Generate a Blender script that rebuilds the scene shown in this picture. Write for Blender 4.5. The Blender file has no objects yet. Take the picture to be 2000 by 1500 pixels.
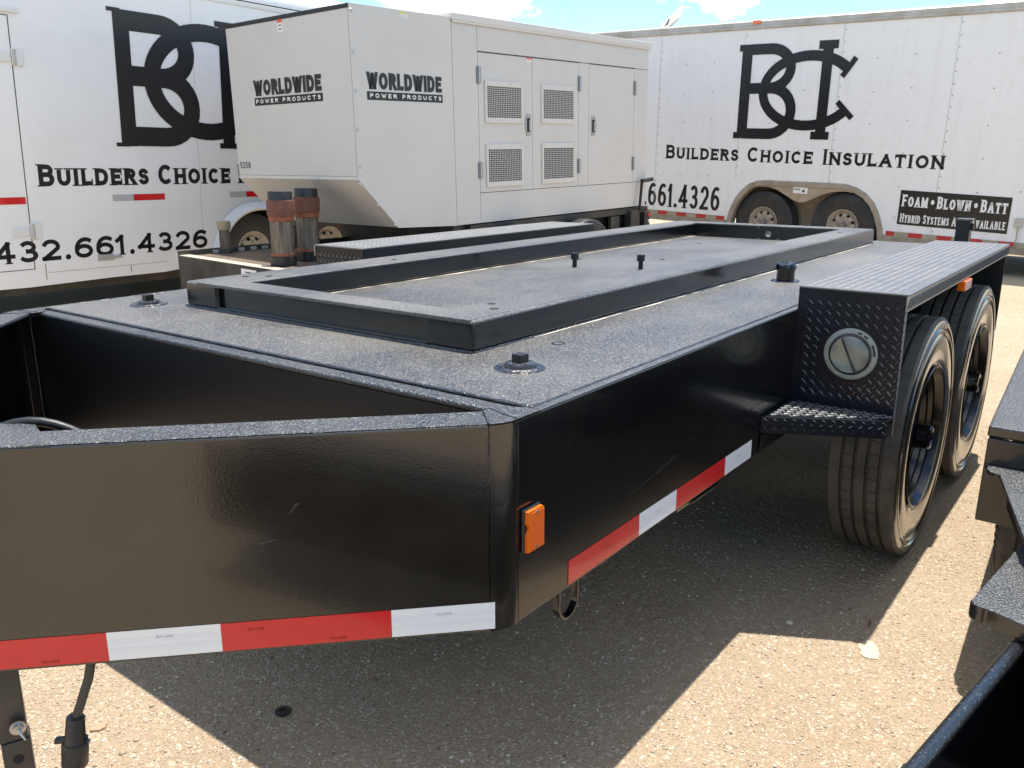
import bpy, bmesh, math, random
import numpy as np
from mathutils import Vector, Matrix
random.seed(7); rng = np.random.default_rng(7)
SC = bpy.context.scene; COL = SC.collection
rad = math.radians
# ------------------------------------------------------------------ camera
F_PX, PITCH, YAW, ROLL, CAM_H = 1668.74, 0.26307, 0.63996, 0.0114, 1.29536
cy, sy, cp, sp = math.cos(YAW), math.sin(YAW), math.cos(PITCH), math.sin(PITCH)
fwd = Vector((cp*cy, cp*sy, -sp)); right = Vector((sy, -cy, 0)); up = right.cross(fwd)
c_, s_ = math.cos(ROLL), math.sin(ROLL)
r2 = c_*right + s_*up; u2 = -s_*right + c_*up
cam_d = bpy.data.cameras.new('camera'); cam = bpy.data.objects.new('camera', cam_d); COL.objects.link(cam)
M3 = Matrix((r2, u2, -fwd)).transposed()
cam.matrix_world = Matrix.Translation((0, 0, CAM_H)) @ M3.to_4x4()
cam_d.sensor_width = 36; cam_d.lens = 36*F_PX/2000; cam_d.clip_start = 0.02; cam_d.clip_end = 2000
SC.camera = cam
# ------------------------------------------------------------------ world, sun, exposure
SUN_EL = rad(77.4); SUN_AZ = rad(12.8)
sun_vec = Vector((math.cos(SUN_EL)*math.cos(SUN_AZ), math.cos(SUN_EL)*math.sin(SUN_AZ), math.sin(SUN_EL)))
W = bpy.data.worlds.new('World'); SC.world = W; W.use_nodes = True
nt = W.node_tree; nt.nodes.clear()
def wn(t, **k):
    n = nt.nodes.new(t)
    for a, b in k.items(): setattr(n, a, b)
    return n
sky = wn('ShaderNodeTexSky', sky_type='NISHITA', sun_disc=False, sun_elevation=SUN_EL, sun_rotation=math.pi/2-SUN_AZ,
         altitude=850, air_density=1.25, dust_density=0.35, ozone_density=2.2)
tc = wn('ShaderNodeTexCoord')
hs = wn('ShaderNodeHueSaturation'); hs.inputs['Saturation'].default_value = 1.2; nt.links.new(sky.outputs[0], hs.inputs['Color'])
noise = wn('ShaderNodeTexNoise'); noise.inputs['Scale'].default_value = 9; noise.inputs['Detail'].default_value = 9; noise.inputs['Roughness'].default_value = .58
mp = wn('ShaderNodeMapping'); mp.inputs['Scale'].default_value = (1, 1, 2.1); mp.inputs['Location'].default_value = (3.1, 1.7, .2)
nt.links.new(tc.outputs['Generated'], mp.inputs[0]); nt.links.new(mp.outputs[0], noise.inputs['Vector'])
# broad fair-weather cloud field plus cumulus heads, the unseen overhead ones added to whiten the skylight
fine = wn('ShaderNodeTexNoise'); fine.inputs['Scale'].default_value = 34; fine.inputs['Detail'].default_value = 8; fine.inputs['Roughness'].default_value = .62
nt.links.new(mp.outputs[0], fine.inputs['Vector'])
def lump(cx, cy_, cz, sxy, sz):
    sub = wn('ShaderNodeVectorMath', operation='SUBTRACT'); sub.inputs[1].default_value = (cx, cy_, cz)
    nt.links.new(tc.outputs['Generated'], sub.inputs[0])
    mul = wn('ShaderNodeVectorMath', operation='MULTIPLY'); mul.inputs[1].default_value = (1/sxy, 1/sxy, 1/sz)
    nt.links.new(sub.outputs[0], mul.inputs[0])
    ln = wn('ShaderNodeVectorMath', operation='LENGTH'); nt.links.new(mul.outputs[0], ln.inputs[0])
    m = wn('ShaderNodeMath', operation='SUBTRACT'); m.inputs[0].default_value = 1.0; nt.links.new(ln.outputs['Value'], m.inputs[1])
    return m
lumps = [lump(.756, .637, .162, .10, .045), lump(.80, .585, .125, .05, .014), lump(.905, .395, .172, .085, .038),
         lump(.40, .90, .16, .2, .06), lump(.97, .05, .19, .2, .06), lump(.2, .2, .95, .75, .5), lump(-.6, .1, .75, .6, .4), lump(.1, -.7, .7, .6, .4), lump(-.7, .6, .25, .3, .08), lump(-.6, -.7, .2, .35, .08), lump(.3, -.9, .3, .3, .1)]  # overhead heads are out of view, added for neutral fill light
cur = lumps[0].outputs[0]
for l in lumps[1:]:
    mx = wn('ShaderNodeMath', operation='MAXIMUM'); nt.links.new(cur, mx.inputs[0]); nt.links.new(l.outputs[0], mx.inputs[1]); cur = mx.outputs[0]
base = wn('ShaderNodeMath', operation='MULTIPLY_ADD'); nt.links.new(fine.outputs['Fac'], base.inputs[0]); base.inputs[1].default_value = 1.6; nt.links.new(cur, base.inputs[2])
field = wn('ShaderNodeMath', operation='MULTIPLY_ADD'); nt.links.new(noise.outputs['Fac'], field.inputs[0]); field.inputs[1].default_value = 1.3; nt.links.new(base.outputs[0], field.inputs[2])
ramp = wn('ShaderNodeMapRange', clamp=True); ramp.inputs['From Min'].default_value = 1.62; ramp.inputs['From Max'].default_value = 1.95
nt.links.new(field.outputs[0], ramp.inputs['Value'])
shade = wn('ShaderNodeMapRange', clamp=True); shade.inputs['From Min'].default_value = .35; shade.inputs['From Max'].default_value = .65
shade.inputs['To Min'].default_value = .72; shade.inputs['To Max'].default_value = 1.0
nt.links.new(fine.outputs['Fac'], shade.inputs['Value'])
ccol = wn('ShaderNodeVectorMath', operation='SCALE'); ccol.inputs[0].default_value = (8.6, 8.7, 8.8); nt.links.new(shade.outputs[0], ccol.inputs['Scale'])
mixc = wn('ShaderNodeMix', data_type='RGBA'); nt.links.new(ramp.outputs[0], mixc.inputs[0]); nt.links.new(hs.outputs[0], mixc.inputs[6]); nt.links.new(ccol.outputs[0], mixc.inputs[7])
bg = wn('ShaderNodeBackground'); bg.inputs['Strength'].default_value = 0.135; nt.links.new(mixc.outputs[2], bg.inputs['Color'])
out = wn('ShaderNodeOutputWorld'); nt.links.new(bg.outputs[0], out.inputs[0])
sd = bpy.data.lights.new('sun', 'SUN'); sd.energy = 5.0; sd.angle = rad(.53); sd.color = (1, .945, .86)
so = bpy.data.objects.new('sun', sd); COL.objects.link(so); so.rotation_euler = sun_vec.to_track_quat('Z', 'Y').to_euler(); so.location = (0, 0, 20)
SC.view_settings.view_transform = 'Standard'; SC.view_settings.look = 'None'; SC.view_settings.gamma = 1; SC.view_settings.use_curve_mapping = False
SC.view_settings.exposure = 0.70

# ------------------------------------------------------------------ materials
MAT = {}
def mat(name, color=(.5, .5, .5), rough=.5, metal=0., bump=None, var=None, spec=.5, coat=0, emis=None, trans=0, dust=None, coord='Object'):
    """bump: list of (scale, strength, distance); var: (scale, color2, lo, hi) noise mix; dust: (scale, color, lo, hi)"""
    m = bpy.data.materials.new(name); m.use_nodes = True; t = m.node_tree
    p = t.nodes['Principled BSDF']; p.inputs['Base Color'].default_value = (*color, 1); p.inputs['Roughness'].default_value = rough
    p.inputs['Metallic'].default_value = metal; p.inputs['Specular IOR Level'].default_value = spec; p.inputs['Coat Weight'].default_value = coat
    p.inputs['Coat Roughness'].default_value = .06; p.inputs['Transmission Weight'].default_value = trans
    co = t.nodes.new('ShaderNodeTexCoord')
    last = None
    def noise(scale, detail=6, rough_=.6, vec=None):
        n = t.nodes.new('ShaderNodeTexNoise'); n.inputs['Scale'].default_value = scale; n.inputs['Detail'].default_value = detail
        n.inputs['Roughness'].default_value = rough_
        t.links.new(vec or co.outputs[coord], n.inputs['Vector']); return n.outputs['Fac']
    ccur = None
    for v in [x for x in (var if isinstance(var, list) else [var]) + (dust if isinstance(dust, list) else [dust]) if x]:
        sc, c2, lo, hi = v[:4]
        vec = None
        if len(v) > 4:
            mpn = t.nodes.new('ShaderNodeMapping'); mpn.inputs['Scale'].default_value = v[4]; t.links.new(co.outputs[coord], mpn.inputs[0]); vec = mpn.outputs[0]
        f = noise(sc, vec=vec)
        r = t.nodes.new('ShaderNodeMapRange'); r.inputs['From Min'].default_value = lo; r.inputs['From Max'].default_value = hi; t.links.new(f, r.inputs['Value'])
        mx = t.nodes.new('ShaderNodeMix'); mx.data_type = 'RGBA'; t.links.new(r.outputs[0], mx.inputs[0])
        if ccur is None: mx.inputs[6].default_value = (*color, 1)
        else: t.links.new(ccur, mx.inputs[6])
        mx.inputs[7].default_value = (*c2, 1); ccur = mx.outputs[2]
    if ccur is not None: t.links.new(ccur, p.inputs['Base Color'])
    if bump:
        for sc, st, di in bump:
            b = t.nodes.new('ShaderNodeBump'); b.inputs['Strength'].default_value = st; b.inputs['Distance'].default_value = di
            t.links.new(noise(sc, 3, .5), b.inputs['Height'])
            if last is not None: t.links.new(last, b.inputs['Normal'])
            last = b.outputs[0]
        t.links.new(last, p.inputs['Normal'])
    MAT[name] = m; return m
# textured black paint of the trailers: smooth sides, coarse tops with glints flecked into the colour
mat('black_paint_smooth', (.004, .0045, .0055), .15, bump=[(240, .22, .0012), (6, .07, .010)], spec=.62, coat=.25, dust=[(6, (.010, .009, .008), .5, .85), (420, (.06, .06, .06), .72, .76)])
mat('black_paint_dusty', (.006, .0055, .005), .16, bump=[(260, .14, .0009), (3, .03, .010)], spec=.8, coat=.45, dust=[(5, (.018, .016, .013), .4, .8), (420, (.13, .12, .11), .70, .74), (9, (.05, .045, .04), .72, .80, (1, 1, 3))])
mat('black_paint_coarse', (.009, .010, .012), .30, bump=[(230, 1.0, .0042), (60, .3, .004)], spec=1.0, coat=0,
    dust=[(3, (.05, .048, .044), .42, .75), (240, (.20, .215, .23), .55, .69)])  # fine bluish flecks paint sky glints into the base colour
mat('black_paint_deck', (.011, .0115, .013), .34, bump=[(240, 1.0, .0045), (70, .3, .004)], spec=1.0, coat=0,
    dust=[(1.7, (.115, .105, .09), .40, .70), (13, (.06, .055, .05), .52, .72, (.3, 1, 1)), (250, (.27, .268, .26), .52, .68)])  # fine pale flecks: dust plus sun sparkle painted into the colour
mat('black_plain', (.006, .006, .007), .45, bump=[(120, .3, .001)])
mat('black_gloss', (.005, .005, .006), .12, bump=[(60, .12, .002)], coat=.4)
mat('weld', (.014, .014, .016), .25, bump=[(160, .9, .004)], spec=.7, coat=.4)
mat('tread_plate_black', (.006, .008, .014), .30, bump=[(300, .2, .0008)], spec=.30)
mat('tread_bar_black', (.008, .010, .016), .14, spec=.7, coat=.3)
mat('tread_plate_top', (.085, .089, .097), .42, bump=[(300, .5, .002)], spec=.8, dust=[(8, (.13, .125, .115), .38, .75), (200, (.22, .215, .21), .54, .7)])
mat('tread_plate_lip', (.36, .305, .235), .42, bump=[(200, .4, .001)], spec=.8, dust=[(8, (.34, .29, .22), .4, .7)])  # tan mixes dust with ground-bounced light put into the colour
mat('tire_rubber', (.012, .012, .012), .62, bump=[(90, .4, .001)], dust=[(14, (.15, .125, .095), .45, .78)])
mat('tire_dusty', (.085, .075, .062), .7, bump=[(70, .5, .002)], var=[(9, (.036, .033, .029), .45, .66), (40, (.10, .088, .07), .58, .75)])
mat('tire_side_gloss', (.030, .026, .021), .20, bump=[(60, .12, .0006)], dust=[(3, (.085, .072, .055), .45, .75)], spec=1.0, coat=.7)  # glossy rubber, broad tan blotches mixed in at random
mat('tire_dark', (.022, .0225, .024), .5, bump=[(90, .3, .001)], dust=[(8, (.06, .058, .054), .5, .8)])
mat('rim_black', (.005, .005, .006), .22, coat=.2, spec=.5)
mat('rim_steel', (.42, .37, .30), .5, bump=[(60, .2, .001)], dust=[(20, (.20, .15, .10), .45, .7)])
mat('tire_grey', (.050, .052, .056), .5, bump=[(90, .3, .001)])
mat('rail_paint', (.012, .013, .015), .26, bump=[(150, .5, .0025)], spec=.9, dust=[(220, (.16, .165, .17), .60, .72)])
mat('scuff', (.035, .033, .03), .5)
mat('rim_white', (.52, .49, .44), .45, dust=[(18, (.30, .24, .17), .48, .75)])
mat('trailer_white', (.84, .85, .85), .28, bump=[(2.2, .25, .02)], spec=.5, coat=.3, dust=[(1.6, (.78, .78, .76), .45, .8), (14, (.72, .70, .65), .62, .85)])
mat('trailer_white_old', (.84, .845, .845), .34, bump=[(1.7, .22, .02)], spec=.5, coat=.15,
    var=[(2.2, (.76, .75, .73), .5, .85, (5, 1, .5)), (9, (.77, .76, .73), .55, .8, (1, 1, 1)), (30, (.62, .56, .48), .74, .8)])
mat('aluminium_trim', (.52, .50, .46), .42, metal=.35, bump=[(40, .2, .001)], dust=[(5, (.35, .30, .23), .4, .75)])
mat('trim_white', (.74, .74, .72), .3, coat=.3)
mat('trim_dusty', (.36, .31, .24), .55, dust=[(6, (.23, .19, .14), .4, .75)])
mat('mud_panel', (.40, .33, .24), .6, dust=[(5, (.26, .20, .14), .4, .7)])
mat('genset_beige', (.62, .605, .575), .42, bump=[(180, .15, .0006), (1.5, .05, .02)], dust=[(2, (.585, .565, .53), .45, .8)])
mat('genset_lip', (.66, .64, .60), .4, bump=[(120, .1, .0006)])
mat('seam_dark', (.03, .03, .028), .7)
mat('vent_dark', (.012, .012, .012), .8)
mat('decal_black', (.010, .010, .011), .32, spec=.5)
mat('decal_white', (.80, .80, .78), .4)
mat('decal_grey', (.45, .46, .46), .35)
mat('decal_fine', (.42, .43, .45), .4)
mat('decal_darkred', (.25, .01, .01), .4)
mat('label_orange', (.75, .12, .02), .45)
mat('label_yellow', (.65, .6, .12), .45)
mat('tape_white', (.80, .80, .79), .22, bump=[(500, .25, .0004)], coat=.5)
mat('tape_band', (.76, .765, .78), .25, coat=.5)
mat('tape_red', (.60, .010, .014), .22, bump=[(500, .25, .0004)], coat=.6, var=[(40, (.50, .012, .015), .55, .75)])
mat('tape_red_far', (.48, .03, .03), .4); mat('tape_tan_far', (.40, .36, .25), .5, dust=[(5, (.3, .27, .2), .4, .7)])
mat('amber_lens', (.85, .16, .01), .12, coat=.6, spec=.6); mat('red_lens', (.6, .02, .02), .15, coat=.5); mat('white_lens', (.8, .8, .78), .15)
mat('steel', (.45, .45, .46), .3, metal=.9); mat('galv', (.50, .50, .48), .45, metal=.4, dust=[(30, (.35, .3, .22), .5, .7)])
mat('hinge_grey', (.20, .22, .25), .4, metal=.3); mat('rivet_dark', (.20, .18, .155), .6)
mat('rust_cap', (.16, .062, .042), .7, bump=[(60, .4, .003)], var=[(14, (.09, .034, .022), .45, .7)])
mat('rust_ring', (.27, .09, .045), .75, bump=[(60, .4, .003)], var=[(25, (.16, .05, .028), .45, .7)])
mat('pipe_steel', (.20, .165, .13), .45, metal=.3, var=[(7, (.07, .062, .056), .4, .62, (6, 6, .6)), (60, (.16, .13, .10), .6, .75)])
mat('cap_rubber', (.018, .02, .02), .35)
mat('cap_tan', (.34, .29, .20), .6)
mat('rusty_deck', (.10, .075, .055), .6, bump=[(40, .3, .002)], var=[(4, (.17, .12, .08), .4, .7), (30, (.055, .045, .038), .5, .7)])
mat('dusty_edge', (.50, .42, .30), .55, var=[(3, (.42, .38, .32), .35, .6), (12, (.46, .30, .14), .6, .8)])
mat('frame_black_dusty', (.035, .033, .030), .45, bump=[(50, .3, .002)], dust=[(5, (.10, .088, .07), .45, .8)])
mat('lamp_housing', (.27, .29, .26), .5, dust=[(20, (.35, .32, .26), .5, .8)])
mat('lamp_glass', (.48, .50, .44), .16, trans=.70, coat=.15)
mat('lamp_reflector', (.55, .55, .50), .22, metal=.8)
mat('plastic_black', (.02, .02, .021), .4, bump=[(60, .2, .001)], dust=[(20, (.07, .06, .05), .5, .8)])
mat('cable_rubber', (.045, .043, .04), .4)
mat('jack_steel', (.055, .05, .045), .38, metal=.2, bump=[(80, .3, .001)], dust=[(8, (.14, .12, .095), .45, .75)])
mat('rust_stone', (.42, .26, .17), .85, bump=[(60, .5, .003)])
mat('flat_stone_tan', (.50, .43, .33), .85, bump=[(60, .5, .003)], var=[(30, (.42, .35, .27), .45, .7)])
mat('pale_stone', (.72, .66, .54), .8, bump=[(60, .5, .004)])
mat('cover_plate_white', (.62, .60, .55), .4)
def red_pebble_material():
    m = bpy.data.materials.new('pebble_stone'); m.use_nodes = True; t = m.node_tree; p = t.nodes['Principled BSDF']
    a = t.nodes.new('ShaderNodeAttribute'); a.attribute_name = 'tone'
    r = t.nodes.new('ShaderNodeValToRGB'); e = r.color_ramp.elements
    e[0].position = 0; e[0].color = (.17, .11, .075, 1); e[1].position = 1; e[1].color = (.72, .66, .57, 1)
    for pos, c in ((.012, (.10, .07, .05)), (.03, (.34, .24, .16)), (.07, (.35, .275, .195)), (.5, (.40, .325, .24)), (.80, (.44, .37, .285))):
        n = e.new(pos); n.color = (*c, 1)
    t.links.new(a.outputs['Fac'], r.inputs[0]); t.links.new(r.outputs[0], p.inputs['Base Color']); p.inputs['Roughness'].default_value = .85
    return m
MAT['pebble_stone'] = red_pebble_material()
def ground_material():
    m = bpy.data.materials.new('caliche_gravel'); m.use_nodes = True; t = m.node_tree; p = t.nodes['Principled BSDF']; L = t.links.new
    co = t.nodes.new('ShaderNodeTexCoord')
    def N(tp, **k):
        n = t.nodes.new(tp)
        for a, b in k.items():
            if a in n.inputs: n.inputs[a].default_value = b
            else: setattr(n, a, b)
        return n
    n1 = N('ShaderNodeTexNoise', Scale=1.3, Detail=8.); n2 = N('ShaderNodeTexNoise', Scale=26., Detail=8., Roughness=.7); n3 = N('ShaderNodeTexNoise', Scale=170., Detail=5., Roughness=.7)
    v = N('ShaderNodeTexVoronoi', Scale=155.); v2 = N('ShaderNodeTexVoronoi', Scale=42.); v3 = N('ShaderNodeTexVoronoi', Scale=320.)
    for n in (n1, n2, n3, v, v2, v3): L(co.outputs['Object'], n.inputs['Vector'])
    def mix(fac, a, b, lo=0., hi=1.):
        r = N('ShaderNodeMapRange'); r.inputs['From Min'].default_value = lo; r.inputs['From Max'].default_value = hi; L(fac, r.inputs['Value'])
        x = t.nodes.new('ShaderNodeMix'); x.data_type = 'RGBA'; L(r.outputs[0], x.inputs[0])
        for i, c in ((6, a), (7, b)):
            if isinstance(c, tuple): x.inputs[i].default_value = (*c, 1)
            else: L(c, x.inputs[i])
        return x.outputs[2]
    base = mix(n1.outputs['Fac'], (.37, .282, .19), (.42, .33, .23), .35, .65)
    base = mix(n2.outputs['Fac'], base, (.31, .23, .155), .55, .85)
    hsv = t.nodes.new('ShaderNodeSeparateColor'); L(v.outputs['Color'], hsv.inputs[0])
    base = mix(hsv.outputs[0], base, (.54, .47, .37), .86, .94)
    base = mix(hsv.outputs[1], base, (.36, .27, .18), .975, .985)
    L(base, p.inputs['Base Color']); p.inputs['Roughness'].default_value = .9; p.inputs['Specular IOR Level'].default_value = .2
    last = None
    for src, st, di in ((n1.outputs['Fac'], .2, .12), (n2.outputs['Fac'], .5, .012), (v2.outputs['Distance'], .4, .010), (v.outputs['Distance'], .8, .006), (v3.outputs['Distance'], .5, .0025), (n3.outputs['Fac'], .6, .003)):
        b = t.nodes.new('ShaderNodeBump'); b.inputs['Strength'].default_value = st; b.inputs['Distance'].default_value = di; b.invert = src.name == 'Distance'
        L(src, b.inputs['Height'])
        if last: L(last, b.inputs['Normal'])
        last = b.outputs[0]
    L(last, p.inputs['Normal']); return m
MAT['caliche_gravel'] = ground_material()

# ------------------------------------------------------------------ mesh helpers
class MB:
    def __init__(s): s.v = []; s.f = []; s.sm = []
    def add(s, vs, fs, smooth=False):
        o = len(s.v); s.v += [tuple(a) for a in vs]; s.f += [tuple(i+o for i in f) for f in fs]; s.sm += [smooth]*len(fs); return s
    def box(s, x0, x1, y0, y1, z0, z1):
        vs = [(x0, y0, z0), (x1, y0, z0), (x1, y1, z0), (x0, y1, z0), (x0, y0, z1), (x1, y0, z1), (x1, y1, z1), (x0, y1, z1)]
        return s.add(vs, [(0, 3, 2, 1), (4, 5, 6, 7), (0, 1, 5, 4), (1, 2, 6, 5), (2, 3, 7, 6), (3, 0, 4, 7)])
    def prism(s, pts, d):
        n = len(pts); a = [Vector(p) for p in pts]; b = [p+Vector(d) for p in a]
        nrm = Vector((0, 0, 0))
        for i in range(n): nrm += a[i].cross(a[(i+1) % n])
        idx = list(range(n))
        if nrm.dot(Vector(d)) > 0: f0 = idx[::-1]; f1 = [i+n for i in idx]; sd_ = [(i, (i+1) % n, (i+1) % n+n, i+n) for i in idx]
        else: f0 = idx; f1 = [i+n for i in idx[::-1]]; sd_ = [(i, i+n, (i+1) % n+n, (i+1) % n) for i in idx]
        return s.add(a+b, [tuple(f0), tuple(f1)]+sd_)
    def flat(s, pts): return s.add(pts, [tuple(range(len(pts)))])
    def tube(s, path, r, n=12, caps=True, closed=False):
        P = [Vector(p) for p in path]; m = len(P); rs = r if isinstance(r, (list, tuple)) else [r]*m
        vs = []; prev = None
        for i, p in enumerate(P):
            t_ = (P[(i+1) % m]-P[i-1]) if closed else (P[min(i+1, m-1)]-P[max(i-1, 0)]); t_.normalize()
            if prev is None: q = t_.orthogonal().normalized()
            else: q = (prev-t_*prev.dot(t_)).normalized()
            prev = q; b = t_.cross(q)
            for k in range(n):
                a = 2*math.pi*k/n; vs.append(p+(q*math.cos(a)+b*math.sin(a))*rs[i])
        fs = []
        for i in range(m if closed else m-1):
            j = (i+1) % m
            for k in range(n): fs.append((i*n+k, i*n+(k+1) % n, j*n+(k+1) % n, j*n+k))
        s.add(vs, fs, True)
        if caps and not closed: s.add(vs[:n], [tuple(range(n))[::-1]]); s.add(vs[-n:], [tuple(range(n))])
        return s
    def cyl(s, c, r, h, axis='z', n=24, r2=None):
        ax = {'x': Vector((1, 0, 0)), 'y': Vector((0, 1, 0)), 'z': Vector((0, 0, 1))}[axis] if isinstance(axis, str) else Vector(axis)
        c = Vector(c); return s.tube([c, c+ax*h], [r, r if r2 is None else r2], n)
    def lathe(s, prof, c=(0, 0, 0), axis='y', n=64, skip=None, phase=0):
        """prof: list of (radius, offset along axis)."""
        c = Vector(c); vs = []; m = len(prof)
        for k in range(n):
            a = 2*math.pi*(k+phase)/n; ca, sa = math.cos(a), math.sin(a)
            for r, o in prof:
                vs.append(c+(Vector((r*ca, o, r*sa)) if axis == 'y' else Vector((r*ca, r*sa, o)) if axis == 'z' else Vector((o, r*ca, r*sa))))
        fs = []
        for k in range(n):
            for i in range(m-1):
                if skip and skip(k, i): continue
                a_, b_ = k*m+i, ((k+1) % n)*m+i
                fs.append((a_, a_+1, b_+1, b_) if axis != 'z' else (a_, b_, b_+1, a_+1))
        return s.add(vs, fs, True)
    def build(s, name, m, parent=None, bevel=0, seg=2, loc=None, angle=32, shift=None):
        me = bpy.data.meshes.new(name)
        v = s.v
        if shift is not None: v = [(a+shift[0], b+shift[1], c+shift[2]) for a, b, c in v]
        me.from_pydata(v, [], s.f); me.update()
        for p, k in zip(me.polygons, s.sm): p.use_smooth = True
        if bevel > 0:
            bm = bmesh.new(); bm.from_mesh(me); bm.normal_update()
            es = [e for e in bm.edges if len(e.link_faces) == 2 and e.calc_face_angle(0) > rad(30)]
            bmesh.ops.bevel(bm, geom=es, offset=bevel, segments=seg, affect='EDGES', profile=.5, clamp_overlap=True)
            bm.to_mesh(me); bm.free()
            for p in me.polygons: p.use_smooth = True
        me.set_sharp_from_angle(angle=rad(angle))
        me.materials.append(MAT[m])
        o = bpy.data.objects.new(name, me); COL.objects.link(o)
        if parent is not None: o.parent = parent
        if loc is not None: o.location = loc
        if bevel > 0:
            w_ = o.modifiers.new('weighted_normals', 'WEIGHTED_NORMAL'); w_.keep_sharp = True; w_.weight = 80
        return o
def tag(o, label=None, cat=None, group=None, kind=None):
    if label: o['label'] = label
    if cat: o['category'] = cat
    if group: o['group'] = group
    if kind: o['kind'] = kind
    return o
def empty(name, label, cat, matrix=None, group=None):
    o = bpy.data.objects.new(name, None); COL.objects.link(o); o.empty_display_size = .1
    if matrix is not None: o.matrix_world = matrix
    return tag(o, label, cat, group)
def sub(o, parent): o.parent = parent; return o
def dup(o, loc=None, parent=None):
    c = o.copy(); COL.objects.link(c)
    if parent is not None: c.parent = parent
    if loc is not None: c.location = loc
    for ch in list(o.children): dup(ch, None, c)
    return c

# ------------------------------------------------------------------ stroke lettering
def arc(cx, cy_, rx, ry, a0, a1, n=14):
    return [(cx+rx*math.cos(rad(a0+(a1-a0)*i/n)), cy_+ry*math.sin(rad(a0+(a1-a0)*i/n))) for i in range(n+1)]
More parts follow.
